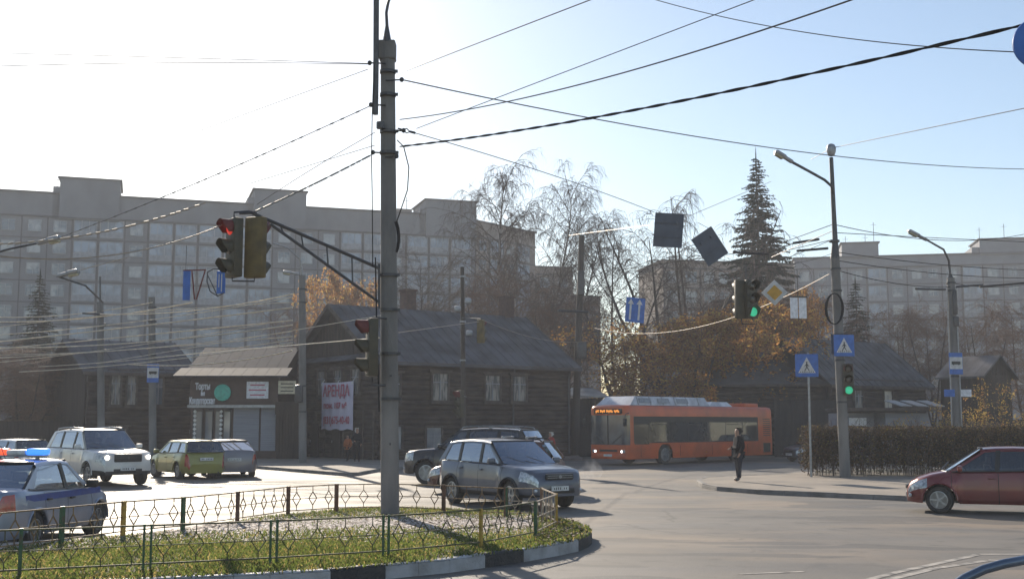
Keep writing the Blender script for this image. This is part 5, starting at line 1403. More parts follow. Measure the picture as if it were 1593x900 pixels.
# ================================================================ poles, lamps, signals
M['housing'] = mat('signal_housing', (0.05, 0.045, 0.03), 0.6, color2=(0.08, 0.065, 0.035), nscale=5)
M['housingback'] = mat('signal_back', (0.17, 0.12, 0.04), 0.7, color2=(0.10, 0.075, 0.03), nscale=4)
M['visorred'] = mat('signal_red_frame', (0.16, 0.025, 0.02), 0.6, nscale=5)
M['lred'] = mat('signal_red', (0.5, 0.03, 0.02), .3, emit=(1, .06, .04), estr=.3, nscale=30)
M['lgreen'] = mat('signal_green', (0.02, 0.4, 0.2), .3, emit=(.08, 1, .55), estr=.24, nscale=30)
M['loff'] = mat('signal_unlit', (0.05, 0.035, 0.02), .25, nscale=30, coat=.6)
def signal_head(root, loc, rz, hgt=1.15, wd=.40, lit=None, name='signal_head', back=False, redtop=True):
    """three-lamp head; the lamps face local -y before rotation"""
    m = Matrix.Rotation(rz, 3, 'Z'); L = Vector(loc)
    def T(p): return L + m @ Vector(p)
    h = MB(); h.rbox(L, (wd, .20, hgt), .03, M4=m); hd = h.build(name, 'housingback' if back else 'housing', root, smooth=True)
    for k in range(3):
        z = hgt / 3 * (1 - k); r = hgt / 3 * .36
        Mx = m @ Matrix.Rotation(R(90), 3, 'X')
        l_ = MB(); l_.lathe(T((0, -.10, z)), [(r, 0), (r * .8, .03), (r * .3, .045)], 18, M4=Mx)
        l_.build('lamp', ('lred' if lit == 0 and k == 0 else 'lgreen' if lit == 2 and k == 2 else 'loff'), hd, smooth=True)
        v = MB(); n = 12; R0 = r * 1.18
        rows = []
        for q, rr in ((-.09, R0), (-.20, R0 * 1.0), (-.34, R0 * 1.0)):
            row = []
            a0 = R(-35) if q > -.3 else R(25)
            for i in range(n + 1):
                a = a0 + (math.pi - 2 * a0) * i / n; row.append(T((rr * math.cos(a), q, z + rr * math.sin(a))))
            rows.append(row)
        v.grid(rows); v.grid([[p + (L + m @ Vector((0, 0, z)) - p) * .06 for p in r_] for r_ in rows], True)
        v.build('visor', 'visorred' if (k == 0 and redtop) else 'housing', hd, smooth=True)
    return hd
def pole_obj(name, label, base, top, r0, r1, m='concrete', n=12, cat='pole', group=None, square=False):
    root = empty(name, base, 0, label, cat, group); d = Vector(top) - Vector(base)
    s = MB(); s.tube([Vector((0, 0, -.15)), d * .5, d], [r0, (r0 + r1) / 2, r1], 4 if square else n); s.build('shaft', m, root, smooth=not square)
    return root, d
def lamp_head(root, p, d, L=.75, parent=None):
    """street-lamp head starting at p and pointing along d"""
    d = Vector(d).normalized(); q = d.to_track_quat('X', 'Z').to_matrix(); h = MB()
    h.rbox(Vector(p) + d * L * .3, (L * .55, .17, .13), .05, M4=q); h.rbox(Vector(p) + d * L * .72, (L * .55, .27, .15), .06, M4=q); hd = h.build('lamp_head', 'galv', root, smooth=True)
    g = MB(); g.rbox(Vector(p) + d * L * .74 - q @ Vector((0, 0, .085)), (L * .42, .2, .09), .04, M4=q); g.build('lamp_glass', mat('lamp_glass', (.45, .42, .28), .2, nscale=9), hd, smooth=True)

# --- main concrete pole on the island
YM = G(607, 800, IZ).y
mb_, mt_ = P(607, 800, YM), P(603, 66, YM + .1)
main, dm = pole_obj('concrete_pole', 'thick grey concrete pole rising from the grass island to the top of the photo', (mb_.x, YM, IZ), mt_, .195, .155, n=16)
def onm(px, py, dy=0.0): return P(px, py, YM + dy) - Vector((mb_.x, YM, IZ))
cp = MB(); cp.rbox(dm - Vector((0, 0, .2)), (.36, .36, .42), .03); cp.build('cap_block', 'concrete', main)
pp = MB(); pp.tube([onm(584, 178, -.25), onm(585, 90, -.25), onm(586, -120, -.25)], .062, 10); pp.tube([onm(592, 200, -.2), onm(592, 190, -.2)], .09, 8); pp.build('steel_mast', 'steel', main, smooth=True)
pp = MB(); pp.tube([onm(602, 66), onm(602, 40), onm(601, 20), onm(604, 4), onm(612, -22), onm(640, -60)], [.10, .035, .032, .032, .032, .032], 8); pp.build('lamp_bracket', 'steel', main, smooth=True)
for py in (112, 148, 205, 238, 428, 482, 550, 620):
    c_ = MB(); c = onm(607 - (800 - py) * .0055, py); rr = .195 - .04 * (800 - py) / 734
    c_.lathe(c, [(rr + .002, -.03), (rr + .018, -.03), (rr + .018, .03), (rr + .002, .03)], 16); c_.box(c + Vector((rr + .03, -.05, 0)), (.07, .05, .06)); c_.build('clamp', 'steel', main)
sk = MB()
for px, py in ((575, 98), (577, 163), (580, 237), (625, 124), (628, 203), (617, 243)): sk.tube([onm(px, py, -.12), onm(600, py + 1, -.1)], .018, 5); sk.lathe(onm(px, py, -.12), [(.02, -.05), (.045, -.03), (.045, .03), (.02, .05)], 8)
sk.build('insulator', 'black', main)
tb = MB(); a_, b_ = onm(619, 200, -.2), onm(646, 207, -.25)
tb.tube([a_, a_.lerp(b_, .3)], .02, 5); tb.tube([a_.lerp(b_, .3), a_.lerp(b_, .5) + Vector((0, 0, .05)), a_.lerp(b_, .7)], .014, 5); tb.tube([a_.lerp(b_, .3), a_.lerp(b_, .5) - Vector((0, 0, .05)), a_.lerp(b_, .7)], .014, 5); tb.tube([a_.lerp(b_, .7), b_], .028, 5); tb.build('turnbuckle', 'steel', main)
cb = MB(); cb.tube([onm(582, 98, -.3), onm(579, 180, -.3), onm(578, 245, -.32), onm(579, 300, -.3), onm(580, 415, -.26)], .011, 5); cb.tube([onm(618, 218, -.2), onm(628, 228, -.3), onm(636, 260, -.3), onm(634, 295, -.3), onm(624, 325, -.25), onm(617, 345, -.2)], .013, 5)
cb.tube([onm(584, 400, -.22), onm(586, 500, -.2), onm(590, 640, -.2)], .016, 5); cb.build('cable', 'cable', main)
cl_ = MB()
for k in range(3):
    cl_.tube([onm(616, 345, -.2) + Vector((.02 * k - .02, -.02 * k, 0))] + [onm(616 + 3.5 * math.sin(q / 5 * math.pi), 345 + q * 10, -.22) + Vector((.015 * k, -.02 * k, 0)) for q in range(1, 5)] + [onm(617, 392, -.2)], .022, 5)
cl_.build('cable_bundle', 'cable', main)
nt_ = MB(); nt_.rbox(onm(607, 690, -.2), (.03, .02, .05), .005); nt_.box(onm(608, 584, -.21), (.05, .03, .04)); nt_.build('bolt', 'steel', main)
# truss arm to the signals
ar = MB()
ArmY = -1.0
A1, A2 = onm(590, 417, -.1), onm(392, 331, ArmY); B1, B2 = onm(590, 470, -.1), onm(420, 348, ArmY * .9)
ar.tube([A1, A2], .036, 8); ar.tube([B1, B2], .032, 8)
for t in (.22, .42, .62, .78): ar.tube([A1.lerp(A2, t), B1.lerp(B2, min(1, t * 1.13))], .018, 6)
ar.tube([onm(590, 410, -.1), onm(590, 480, -.1)], .03, 6); ar.tube([A2, A2 + Vector((-.25, -.05, -.02))], .03, 6); ar.build('signal_arm', 'steel', main, smooth=True)
sg1 = empty('traffic_light', Vector((mb_.x, YM, IZ)) + onm(378, 384, ArmY), 0, 'pair of signal heads at the end of the truss arm, left one showing red', 'traffic light')
signal_head(sg1, (-.18, 0, -.02), R(-50), 1.22, .42, lit=0)
signal_head(sg1, (.24, .08, 0), R(158), 1.26, .43, back=True, name='signal_head')
br = MB(); br.tube([(-.2, 0, .6), (-.2, 0, .72), (.1, 0, .74), (.24, .05, .72), (.24, .05, .6)], .02, 6); br.tube([(-.2, 0, -.62), (-.2, 0, -.7), (.24, .05, -.7), (.24, .05, -.62)], .018, 6); br.build('bracket', 'steel', sg1)
sg2 = empty('traffic_light', Vector((mb_.x, YM, IZ)) + onm(577, 540, -.35), 0, 'unlit side view traffic light clamped low on the left of the main pole', 'traffic light')
signal_head(sg2, (0.02, 0, 0), R(-72), 1.2, .40, back=False)
br = MB(); br.tube([(0.02, .05, -.62), (.02, .1, -.78), (.3, .2, -.78)], .025, 6); br.tube([(0.02, .05, .62), (.3, .2, .62)], .02, 6); br.build('bracket', 'steel', sg2)

# --- helper: flat road signs
def sign_plate(name, label, loc, rz, w_, h_, face, cat='road sign', parent=None, roll=0.0, border=None, th=.02):
    root = empty(name, loc, rz, label, cat) if parent is None else empty(name, loc, rz)
    if parent is not None: root.parent = parent
    root.rotation_euler.y = roll
    p = MB(); p.rbox((0, 0, 0), (w_, th, h_), .008); p.build('plate', face, root)
    return root
M['signblue'] = mat('sign_blue', (0.04, 0.15, 0.52), 0.45, nscale=5)
M['signbluedark'] = mat('sign_back_blue', (0.085, 0.10, 0.135), 0.55, nscale=2.5)
M['signamber'] = mat('sign_amber', (0.62, 0.33, 0.02), 0.45, nscale=5)
M['signfacewhite'] = mat('sign_face_white', (0.62, 0.62, 0.62), 0.45, nscale=5)
def crossing_sign(parent, loc, rz, s=.72):
    root = empty('crossing_sign', loc, rz); root.parent = parent
    p = MB(); p.rbox((0, 0, 0), (s, .02, s), .01); p.build('plate', 'signblue', root)
    t = MB(); t.prism([(-s * .38, -.013, -s * .33), (s * .38, -.013, -s * .33), (0, -.013, s * .36)], (0, -.003, 0)); tr_ = t.build('triangle', 'signfacewhite', root)
    g = MB(); g.lathe((.0, -.018, s * .13), [(s * .035, 0), (s * .035, .004)], 10, M4=Matrix.Rotation(R(90), 3, 'X'))
    def limb(a, b, w_): g.beam((a[0] * s, -.019, a[1] * s), (b[0] * s, -.019, b[1] * s), .004, w_ * s)
    limb((0, .09), (.0, -.08), .06); limb((0, -.07), (.10, -.24), .035); limb((0, -.07), (-.10, -.24), .035); limb((0, .06), (.10, -.04), .03); limb((0, .06), (-.10, -.03), .03)
    for k in range(-3, 4): g.box((k * .09 * s, -.018, -s * .28), (.04 * s, .004, .05 * s))
    g.build('walking_figure', 'black', tr_)
    return root
def bus_stop_sign(parent, loc, rz, w_=.62, h_=1.0):
    root = empty('bus_stop_sign', loc, rz); root.parent = parent
    p = MB(); p.rbox((0, 0, 0), (w_, .03, h_), .01); p.build('plate', 'signblue', root)
    t = MB(); t.box((0, -.018, .02), (w_ * .94, .006, h_ * .55)); f = t.build('white_field', 'signfacewhite', root)
    g = MB(); g.rbox((0, -.025, .03), (w_ * .66, .006, h_ * .14), .003); g.build('bus_symbol', 'black', f)
    g = MB()
    for k in (-1, 1): g.lathe((k * w_ * .2, -.024, -.05 * h_), [(.03, 0), (.03, .008)], 8, M4=Matrix.Rotation(R(90), 3, 'X'))
    g.build('symbol_wheels', 'black', f)
    return root

# --- right lamp pole (R1)
Y1 = G(1315, 742, PZ).y; b1 = P(1315, 742, Y1)
o1 = Vector((b1.x, Y1, PZ))
r1, _ = pole_obj('street_lamp', 'concrete street lamp pole with ball top and coiled cable beside the hedge', o1, P(1299, 400, Y1), .20, .165, cat='street lamp')
def on1(px, py, dy=0.0): return P(px, py, Y1 + dy) - o1
s_ = MB(); s_.tube([on1(1299, 402), on1(1299, 372), on1(1297, 330), on1(1293, 245)], [.17, .10, .085, .075], 10); s_.build('steel_mast', 'steel', r1, smooth=True)
s_ = MB(); s_.lathe(on1(1293, 232), [(.02, -.28), (.12, -.24), (.17, -.1), (.18, .06), (.12, .17), (.02, .21)], 14); s_.build('ball_top', 'galv', r1, smooth=True)
s_ = MB(); s_.tube([on1(1297, 305), on1(1294, 290, -.2), on1(1283, 280, -.4), on1(1258, 266, -.7), on1(1232, 252, -.9)], .05, 8); s_.build('lamp_arm', 'steel', r1, smooth=True)
lamp_head(r1, on1(1234, 253, -.9), on1(1207, 236, -1.1) - on1(1234, 253, -.9), .82)
s_ = MB()
for k in range(4):
    s_.tube([on1(1298 + (13 + k) * math.cos(a) * .9, 480 + 24 * math.sin(a), -.25 - .02 * k) for a in [2 * math.pi * q / 16 for q in range(17)]], .02, 5)
s_.build('cable_coil', 'cable', r1, smooth=True)
for py in (375, 418, 452, 520, 560, 625):
    c_ = MB(); c_.lathe(on1(1315 - (742 - py) * .047, py), [(.17, -.035), (.20, -.035), (.20, .035), (.17, .035)], 12); c_.build('clamp', 'steel', r1)
crossing_sign(r1, on1(1313, 537, -.35), R(8), .78)
bk_ = MB(); bk_.rbox(on1(1300, 535, .1), (.35, .03, .75), .01); bk_.build('side_sign', 'signbluedark', r1)
tl1 = empty('traffic_light', o1 + on1(1320, 590, -.3), 0, 'traffic light with green lamp mounted low on the ball topped lamp pole', 'traffic light')
signal_head(tl1, (.0, 0, 0), R(-14), 1.15, .36, lit=2, redtop=True)
br = MB(); br.tube([(0, .08, .4), (-.1, .25, .4)], .025, 6); br.tube([(0, .08, -.4), (-.08, .25, -.4)], .025, 6); br.build('bracket', 'steel', tl1)
# thin sign post
o2 = G(1262, 741, PZ)
ps, _ = pole_obj('sign_post', 'thin steel post with blue crossing sign left of the hedge', o2, P(1257, 548, o2.y), .045, .04, 'galv', cat='road sign')
crossing_sign(ps, P(1255, 568, o2.y - .08) - o2, R(-4), .84)
# --- bus stop lamp pole (R2)
Y2 = 55.0; o3 = P(1491, 720, Y2); o3.z = .0
r2, _ = pole_obj('street_lamp', 'concrete lamp pole with bus stop sign rising behind the hedge', o3, P(1479, 432, Y2), .22, .18, cat='street lamp')
def on2(px, py, dy=0.0): return P(px, py, Y2 + dy) - o3
s_ = MB(); s_.tube([on2(1479, 434), on2(1478, 425), on2(1476, 405, -.1), on2(1468, 388, -.3), on2(1440, 372, -.9)], [.15, .06, .055, .05, .045], 8); s_.build('lamp_arm', 'steel', r2, smooth=True)
lamp_head(r2, on2(1443, 374, -.9), on2(1409, 356, -1.3) - on2(1443, 374, -.9), 1.15)
bus_stop_sign(r2, on2(1487, 565, -.3), R(5), .66, 1.02)
for px in (1477, 1503):
    p_ = MB(); p_.rbox(on2(px, 611, -.28), (.5, .03, .34), .01); p_.build('route_plate', 'signblue' if px < 1480 else 'signwhite', r2)
s_ = MB(); s_.tube([on2(1473 + 0, 445, -.2), on2(1482, 700, -.25)], .03, 5); s_.tube([on2(1487, 445, -.2), on2(1498, 700, -.25)], .03, 5); s_.build('cable', 'galv', r2)
c_ = MB(); c_.rbox(on2(1485, 470, -.15), (.22, .2, 1.2), .05); c_.rbox(on2(1487, 500, -.15), (.26, .22, .5), .05); c_.build('switch_box', 'steel', r2, smooth=True)
for py in (440, 452, 560, 585):
    c_ = MB(); c_.lathe(on2(1479 + (py - 432) * .042, py), [(.19, -.04), (.23, -.04), (.23, .04), (.19, .04)], 12); c_.build('clamp', 'steel', r2)
# --- left poles
def plain_pole(name, label, px, pb, ptx, pt, Y, r0, r1_, m='concrete', cat='pole', sq=False, z=PZ):
    b = P(px, pb, Y); b.z = z
    root, d = pole_obj(name, label, b, P(ptx, pt, Y), r0, r1_, m, cat=cat, square=sq)
    return root, b
pl, bl_ = plain_pole('concrete_pole', 'grey concrete pole with bus stop sign between the white suv and olive wagon', 238, 715, 236, 462, 59.5, .20, .17)
bus_stop_sign(pl, P(238, 580, 59.2) - bl_, R(-4), .62, .95)
for py in (478, 500, 530, 552): 
    c_ = MB(); c_.lathe(P(237, py, 59.5) - bl_, [(.17, -.04), (.22, -.04), (.22, .04), (.17, .04)], 12); c_.box(P(237, py, 59.2) - bl_, (.1, .2, .1)); c_.build('clamp', 'steel', pl)
pl2, b2_ = plain_pole('concrete_pole', 'grey concrete pole with short cross arm above the white suv roof', 158, 712, 156, 470, 61, .20, .17)
s_ = MB(); s_.tube([P(156, 470, 61) - b2_, P(156, 430, 61) - b2_], .05, 6); s_.tube([P(128, 487, 60.6) - b2_, P(170, 490, 61) - b2_], .05, 6); s_.build('cross_arm', 'steel', pl2)
for py in (490, 505, 545): c_ = MB(); c_.rbox(P(160, py, 60.8) - b2_, (.3, .3, .16), .03); c_.build('clamp', 'steel', pl2)
pl3, b3_ = plain_pole('street_lamp', 'concrete lamp pole in front of the gable with banner', 471, 718, 470, 428, 58, .20, .17, cat='street lamp')
s_ = MB(); s_.tube([P(470, 432, 58) - b3_, P(469, 415, 57.9) - b3_, P(466, 402, 57.8) - b3_, P(447, 385, 57.2) - b3_, P(425, 378, 57) - b3_], [.09, .05, .045, .04, .04], 7); s_.build('lamp_arm', 'galv', pl3, smooth=True)
lamp_head(pl3, P(466, 426, 57.8) - b3_, Vector((-1, -.2, .12)), .85); 
c_ = MB(); c_.rbox(P(465, 612, 57.7) - b3_, (.4, .3, .9), .1); c_.build('loudspeaker_box', 'steel', pl3, smooth=True)
for py in (450, 470, 600, 640): c_ = MB(); c_.lathe(P(471, py, 58) - b3_, [(.17, -.04), (.21, -.04), (.21, .04), (.17, .04)], 12); c_.build('clamp', 'steel', pl3)
M['oldwood'] = mat('old_pole_wood', (0.085, 0.07, 0.06), .9, color2=(.05, .04, .035), nscale=2, stretch=(2, 2, .3))
lean_, bl2 = plain_pole('utility_pole', 'leaning dark utility pole beside the front of the bus', 894, 712, 905, 366, 71, .24, .17, 'oldwood', cat='utility pole')
s_ = MB(); s_.rbox(P(904, 440, 70.7) - bl2, (.42, .35, 1.5), .06); s_.build('transformer_box', 'steel', lean_)
s_ = MB(); s_.tube([P(868, 483, 70) - bl2, P(915, 485, 70.5) - bl2], .09, 6); s_.tube([P(905, 386, 71) - bl2, P(932, 440, 71.3) - bl2, P(960, 475, 71.6) - bl2], .03, 5); s_.build('bracket', 'steel', lean_, smooth=True); s_ = MB(); s_.rbox(P(905, 545, 70.7) - bl2, (.6, .4, 1.0), .1); s_.build('switch_gear', 'steel', lean_, smooth=True)
wp_, bw2 = plain_pole('utility_pole', 'thin dark wooden utility pole in front of the log house windows', 722, 700, 719, 415, 58.5, .13, .10, 'oldwood', cat='utility pole')
s_ = MB()
for px, py in ((728, 468), (730, 518), (712, 480)): s_ = MB(); s_.rbox(P(px, py, 58.3) - bw2, (.35, .2, .3), .08); s_.build('junction_box', 'galv', wp_, smooth=True)
for py in (430, 500, 560): s_ = MB(); s_.lathe(P(720, py, 58.5) - bw2, [(.12, -.04), (.16, -.04), (.16, .04), (.12, .04)], 10); s_.build('clamp', 'galv', wp_)
tl3 = empty('traffic_light', P(748, 515, 56.5), 0, 'small back turned signal hanging right of the thin wooden pole', 'traffic light')
signal_head(tl3, (0, 0, 0), R(150), 1.15, .36, back=True)
s_ = MB(); s_.tube([(0, 0, .6), (-.2, .5, .66), P(719, 494, 58.3) - P(748, 515, 56.5)], .03, 5); s_.build('bracket', 'steel', tl3)
tl4 = empty('traffic_light', P(716, 628, 56), 0, 'side turned signal with round lamp low on the thin wooden pole', 'traffic light')
signal_head(tl4, (0, 0, 0), R(-60), 1.3, .42)
s_ = MB(); s_.tube([(.1, .1, .4), (.2, 2.3, .4)], .03, 5); s_.build('bracket', 'steel', tl4)

# ================================================================ wires
def wire(label, a, b, mid=None, r=.012, m='wire', group=None, name='overhead_wire', n=26, twist=False, cat='wire', beads=0):
    A = P(*a); B = P(*b); ml = A.lerp(B, .5); sag = 0
    if mid is not None:
        px, py = proj(ml); z1 = P(px, mid, ml.y).z; sag = ml.z - z1
    pts = [A.lerp(B, i / n) - Vector((0, 0, 4 * sag * (i / n) * (1 - i / n))) for i in range(n + 1)]
    mb = MB()
    if twist:
        k = n * 6; q = []
        for s_ in range(2):
            q = []
            for i in range(k + 1):
                t = i / k; p = A.lerp(B, t) - Vector((0, 0, 4 * sag * t * (1 - t))); an = t * (B - A).length * 5.5 + s_ * math.pi
                q.append(p + Vector((0, math.cos(an), math.sin(an))) * r * .9)
            mb.tube(q, r, 5)
    else: mb.tube(pts, r, 6)
    if beads:
        for i in range(1, beads):
            t = (i + rnd.uniform(-.3, .3)) / beads; p = A.lerp(B, t) - Vector((0, 0, 4 * sag * t * (1 - t))); d = (B - A).normalized() * .05
            mb.tube([p - d, p + d], r * 1.9, 5)
    o = mb.build(name, m, smooth=True, recalc=False); tag(o, label, cat, group); return o
YP = YM - .1
GU = 'wires from the main pole across the sky'
wire('thin wire from the main pole up to the top middle of the photo', (622, 114, YP), (960, -16, 16), None, .009, group=GU)
wire('long thin wire crossing down right from the main pole to the right edge', (625, 124, YP), (1640, 263, 44), 240, .014, group=GU)
wire('wire curving up right from the main pole, upper of the two long arcs', (622, 186, YP), (1370, -16, 13), 136, .011, group=GU)
wire('thin straight wire rising right, lower one starting at the turnbuckle', (648, 200, YP), (1215, -16, 17), None, .008, group=GU)
wire('thick twisted black cable sweeping from the main pole to the right top edge', (622, 228, YP), (1606, 36, 11.5), 180, .0125, 'cable', twist=True, name='twisted_cable', cat='cable')
wire('thin wire from the turnbuckle sloping down to the first hanging sign back', (646, 207, YP), (1018, 330, 36), 275, .010, group=GU)
wire('thin wire across the top right corner of the sky', (1000, -6, 20), (1606, 82, 14), 50, .008)
wire('thin wire from the ball topped lamp pole up to the right edge', (1300, 229, Y1), (1620, 163, 28), None, .013)
wire('short guy wire left below the ball top of the lamp pole', (1262, 248, Y1 + 6), (1288, 234, Y1), None, .012)
GL = 'wires from the main pole to the left edge'
wire('highest wire running level left from the main pole', (575, 99, YP), (-30, 82, 30), 89, .008, group=GL)
wire('second level wire just under the highest one on the left', (575, 100, YP), (-30, 104, 26), 98, .008, group=GL)
wire('faint wire sloping down left from the top insulator of the main pole', (572, 108, YP), (210, 240, 40), None, .008, group=GL)
wire('knobbly wire from the main pole down to the lit street lamp head at left', (580, 163, YP), (70, 378, 33), 292, .010, group=GL, beads=30)
wire('thin inner wire from the main pole passing above the red signal', (583, 226, YP), (390, 285, 30), None, .008, group=GL)
wire('slack wire loop rising to a peak left of the main pole', (583, 206, YP), (400, 318, 27), 262, .008, group=GL)
wire('beaded wire from the main pole to the top of the signal arm', (583, 238, YP), (394, 330, YP + ArmY), 285, .011, 'wire', group=GL, beads=22)
GB = 'sunlit wires sagging over the left street'
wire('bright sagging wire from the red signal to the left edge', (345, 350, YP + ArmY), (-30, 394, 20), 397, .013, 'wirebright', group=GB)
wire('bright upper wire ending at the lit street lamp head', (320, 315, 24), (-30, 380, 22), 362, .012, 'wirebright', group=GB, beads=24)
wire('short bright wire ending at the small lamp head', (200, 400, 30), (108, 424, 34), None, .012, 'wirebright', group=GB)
rows_ = [((455, 457, 50), (156, 488, 60), 478), ((455, 462, 50), (-30, 522, 62), 500), ((455, 478, 52), (-30, 534, 60), 506), ((455, 498, 52), (-30, 545, 60), 520), ((455, 515, 54), (-30, 552, 58), 537), ((455, 523, 52), (-30, 558, 56), 546),
         ((455, 533, 50), (30, 578, 55), 562), ((455, 505, 55), (-30, 540, 64), 530), ((237, 470, 59), (-30, 492, 66), 489), ((590, 525, YP + 4), (237, 556, 52), 545)]
rows_ += [((455, 470, 51), (-30, 512, 58), 490), ((600, 489, 40), (150, 565, 56), 530), ((455, 528, 53), (60, 570, 57), 556), ((430, 500, 54), (-30, 566, 60), 536), ((300, 470, 56), (-30, 500, 62), 492), ((455, 545, 52), (200, 566, 56), 560)]
labs = ['topmost bright trolley wire meeting the cross armed pole', 'second bright trolley wire below the topmost at left', 'third bright trolley wire at left, level with the spruce foot', 'fourth bright trolley wire at left', 'fifth bright trolley wire over the dark left house roof',
        'sixth bright trolley wire touching the left house roof edge', 'lowest bright trolley wire crossing the left house wall top', 'faint trolley wire between the fourth and fifth bright ones', 'level bright wire left of the bus stop pole', 'bright wire from the main pole to the left bus stop pole, across the roofs',
 'bright trolley wire just under the second bright one', 'long bright wire slanting from the main pole down over the shop roof', 'bright wire just above the left house eave line', 'bright wire slanting across the fourth and fifth bright ones', 'short bright wire near the cross armed pole top', 'short bright wire over the shop roof edge']
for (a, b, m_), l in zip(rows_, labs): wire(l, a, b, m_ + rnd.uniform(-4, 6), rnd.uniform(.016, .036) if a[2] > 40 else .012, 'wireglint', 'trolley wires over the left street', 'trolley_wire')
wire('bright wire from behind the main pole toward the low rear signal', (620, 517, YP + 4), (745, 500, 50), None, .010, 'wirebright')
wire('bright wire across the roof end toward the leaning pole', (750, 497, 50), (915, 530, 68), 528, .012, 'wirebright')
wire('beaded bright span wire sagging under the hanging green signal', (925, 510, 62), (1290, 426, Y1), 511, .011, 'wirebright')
wire('bright wire ending at the sign backs from the left', (885, 366, 60), (1010, 350, 37), None, .009, 'wirebright')
wire('bright wire rising from the sign backs across the spruce', (1062, 340, 37), (1200, 282, 44), None, .009, 'wirebright')
wire('span wire carrying the blue lane sign between the leaning pole and lamp pole', (905, 440, 70), (1296, 372, Y1), 446, .010, 'cable')
wire('span wire above the green signal carrying the diamond sign', (1062, 384, 37), (1300, 392, Y1), 412, .008, 'cable')
wire('thick insulated double wire left of the lamp pole above the spruce foot', (1200, 400, 46), (1298, 358, Y1), None, .014)
for k, (a, b, m_, l) in enumerate((((1302, 350, Y1), (1640, 352, 60), 374, 'upper black wire from the lamp pole over the roof tower at right'), ((1302, 362, Y1), (1640, 378, 60), 372, 'second black wire from the lamp pole at right'),
        ((1302, 392, Y1), (1640, 420, 55), 414, 'third black wire in front of the blue grey block'), ((1302, 405, Y1), (1640, 432, 55), 428, 'fourth black wire in front of the blue grey block'),
        ((1302, 420, Y1), (1480, 446, Y2), 442, 'black wire from the lamp pole to the bus stop pole'), ((1480, 440, Y2), (1640, 432, 58), 446, 'black wire right of the bus stop pole'),
        ((1210, 380, 60), (1298, 348, Y1), None, 'short black wire left of the lamp pole'), ((1200, 395, 58), (1298, 372, Y1), None, 'lower short black wire left of the lamp pole'))):
    wire(l, a, b, m_, .015, 'cable', 'black wires around the ball topped lamp pole')
for k, (a, b, l) in enumerate((((1425, 449, 52), (1470, 450, 54), 'dark trolley wire insulator bar left of the bus stop pole'), ((1488, 446, 54), (1528, 443, 55), 'dark trolley wire insulator bar right of the bus stop pole'), ((1524, 446, 54), (1594, 440, 54), 'dark trolley wire insulator bar at the right edge'),
        ((1234, 378, 48), (1274, 372, 47), 'dark insulator bar left of the lamp pole, upper one'), ((1240, 390, 48), (1288, 386, 47), 'dark insulator bar left of the lamp pole, lower one'), ((1140, 392, 50), (1196, 396, 50), 'dark insulator bar in front of the spruce'))):
    wire(l, a, b, None, .055, 'black', 'trolley wire insulators', 'wire_insulator', n=3, cat='insulator')
for (a, b, l) in (((1190, 395, 50), (1236, 378, 48), 'dark trolley wire joining the two insulator bars'), ((1150, 393, 50), (960, 420, 66), 'dark trolley wire from the spruce to the leaning pole')):
    wire(l, a, b, None, .018, 'cable')
# lamp heads seen at left, end of arms whose poles stand outside the frame
for px, py, Y, l, ex in ((76, 376, 33, 'sunlit street lamp head hanging on the wires at the left', (-40, 402)), (106, 427, 36, 'small lamp head on a long thin arm in front of the apartment block', (160, 470))):
    t = empty('street_lamp', P(px, py, Y), 0, l, 'street lamp'); lamp_head(t, (-.35, 0, -.05), (1, -.15, .22), .75)
    s_ = MB(); s_.tube([Vector((-.35, 0, -.05)), P(ex[0] * .5 + px * .5, ex[1] * .4 + py * .6, Y) - P(px, py, Y), P(ex[0], ex[1], Y + (0 if px < 90 else 4)) - P(px, py, Y)], .03, 6); s_.build('lamp_arm', 'steel', t)

# ================================================================ hanging signs and signals
def hang(root, pts, r=.008): s_ = MB(); [s_.tube(p, r, 5) for p in pts]; s_.build('hanger', 'steel', root)
sb = sign_plate('hanging_sign', 'upright dark back of a square sign hung from the sky wire', P(1040, 358, 36), R(-10), .9, 1.08, 'signbluedark', roll=R(5))
f_ = MB(); f_.box((0, .014, .2), (.86, .02, .04)); f_.box((0, .014, -.2), (.86, .02, .04)); f_.build('stiffener', 'galv', sb); 
def sign_rim(root, w_, h_):
    b_ = MB()
    for s_ in (-1, 1): b_.box((s_ * (w_ / 2 - .012), -.016, 0), (.024, .016, h_)); b_.box((0, -.016, s_ * (h_ / 2 - .012)), (w_ - .05, .015, .024))
    for z_ in (-.2, .22): b_.box((0, -.022, z_ * h_), (w_ * .92, .02, .035))
    for x_ in (-.25, .25): b_.rbox((x_ * w_, -.04, .22 * h_), (.07, .05, .09), .01)
    b_.build('back_frame', 'signbluedark', root)
sign_rim(sb, .9, 1.08)
hang(sb, [[(-.3, 0, .5), (-.3, 0, .62)], [(.3, 0, .5), (.3, 0, .6)]])
sb2 = sign_plate('hanging_sign', 'tilted dark back of a square sign beside the upright one', P(1104, 383, 36.5), R(12), .82, 1.02, 'signbluedark', roll=R(-34))
f_ = MB(); f_.box((0, .014, .2), (.78, .02, .04)); f_.build('stiffener', 'galv', sb2); sign_rim(sb2, .82, 1.02)
hang(sb2, [[(-.3, 0, .5), (.0, 0, .85)], [(.3, 0, .5), (.1, 0, .85)]])
lsg = sign_plate('lane_sign', 'blue lane sign with white arrows hanging above the bus', P(988, 482, 52), R(8), .88, 1.12, 'signblue', roll=R(5))
for x_ in (-.22, .18):
    a_ = MB(); a_.box((x_, -.014, -.08), (.09, .006, .74)); a_.prism([(x_ - .14, -.013, .26), (x_ + .14, -.013, .26), (x_, -.013, .5)], (0, -.005, 0)); a_.build('arrow', 'signfacewhite', lsg)
hang(lsg, [[(-.3, 0, .55), (-.3, 0, 1.3)], [(.3, 0, .55), (.3, 0, 1.3)]])
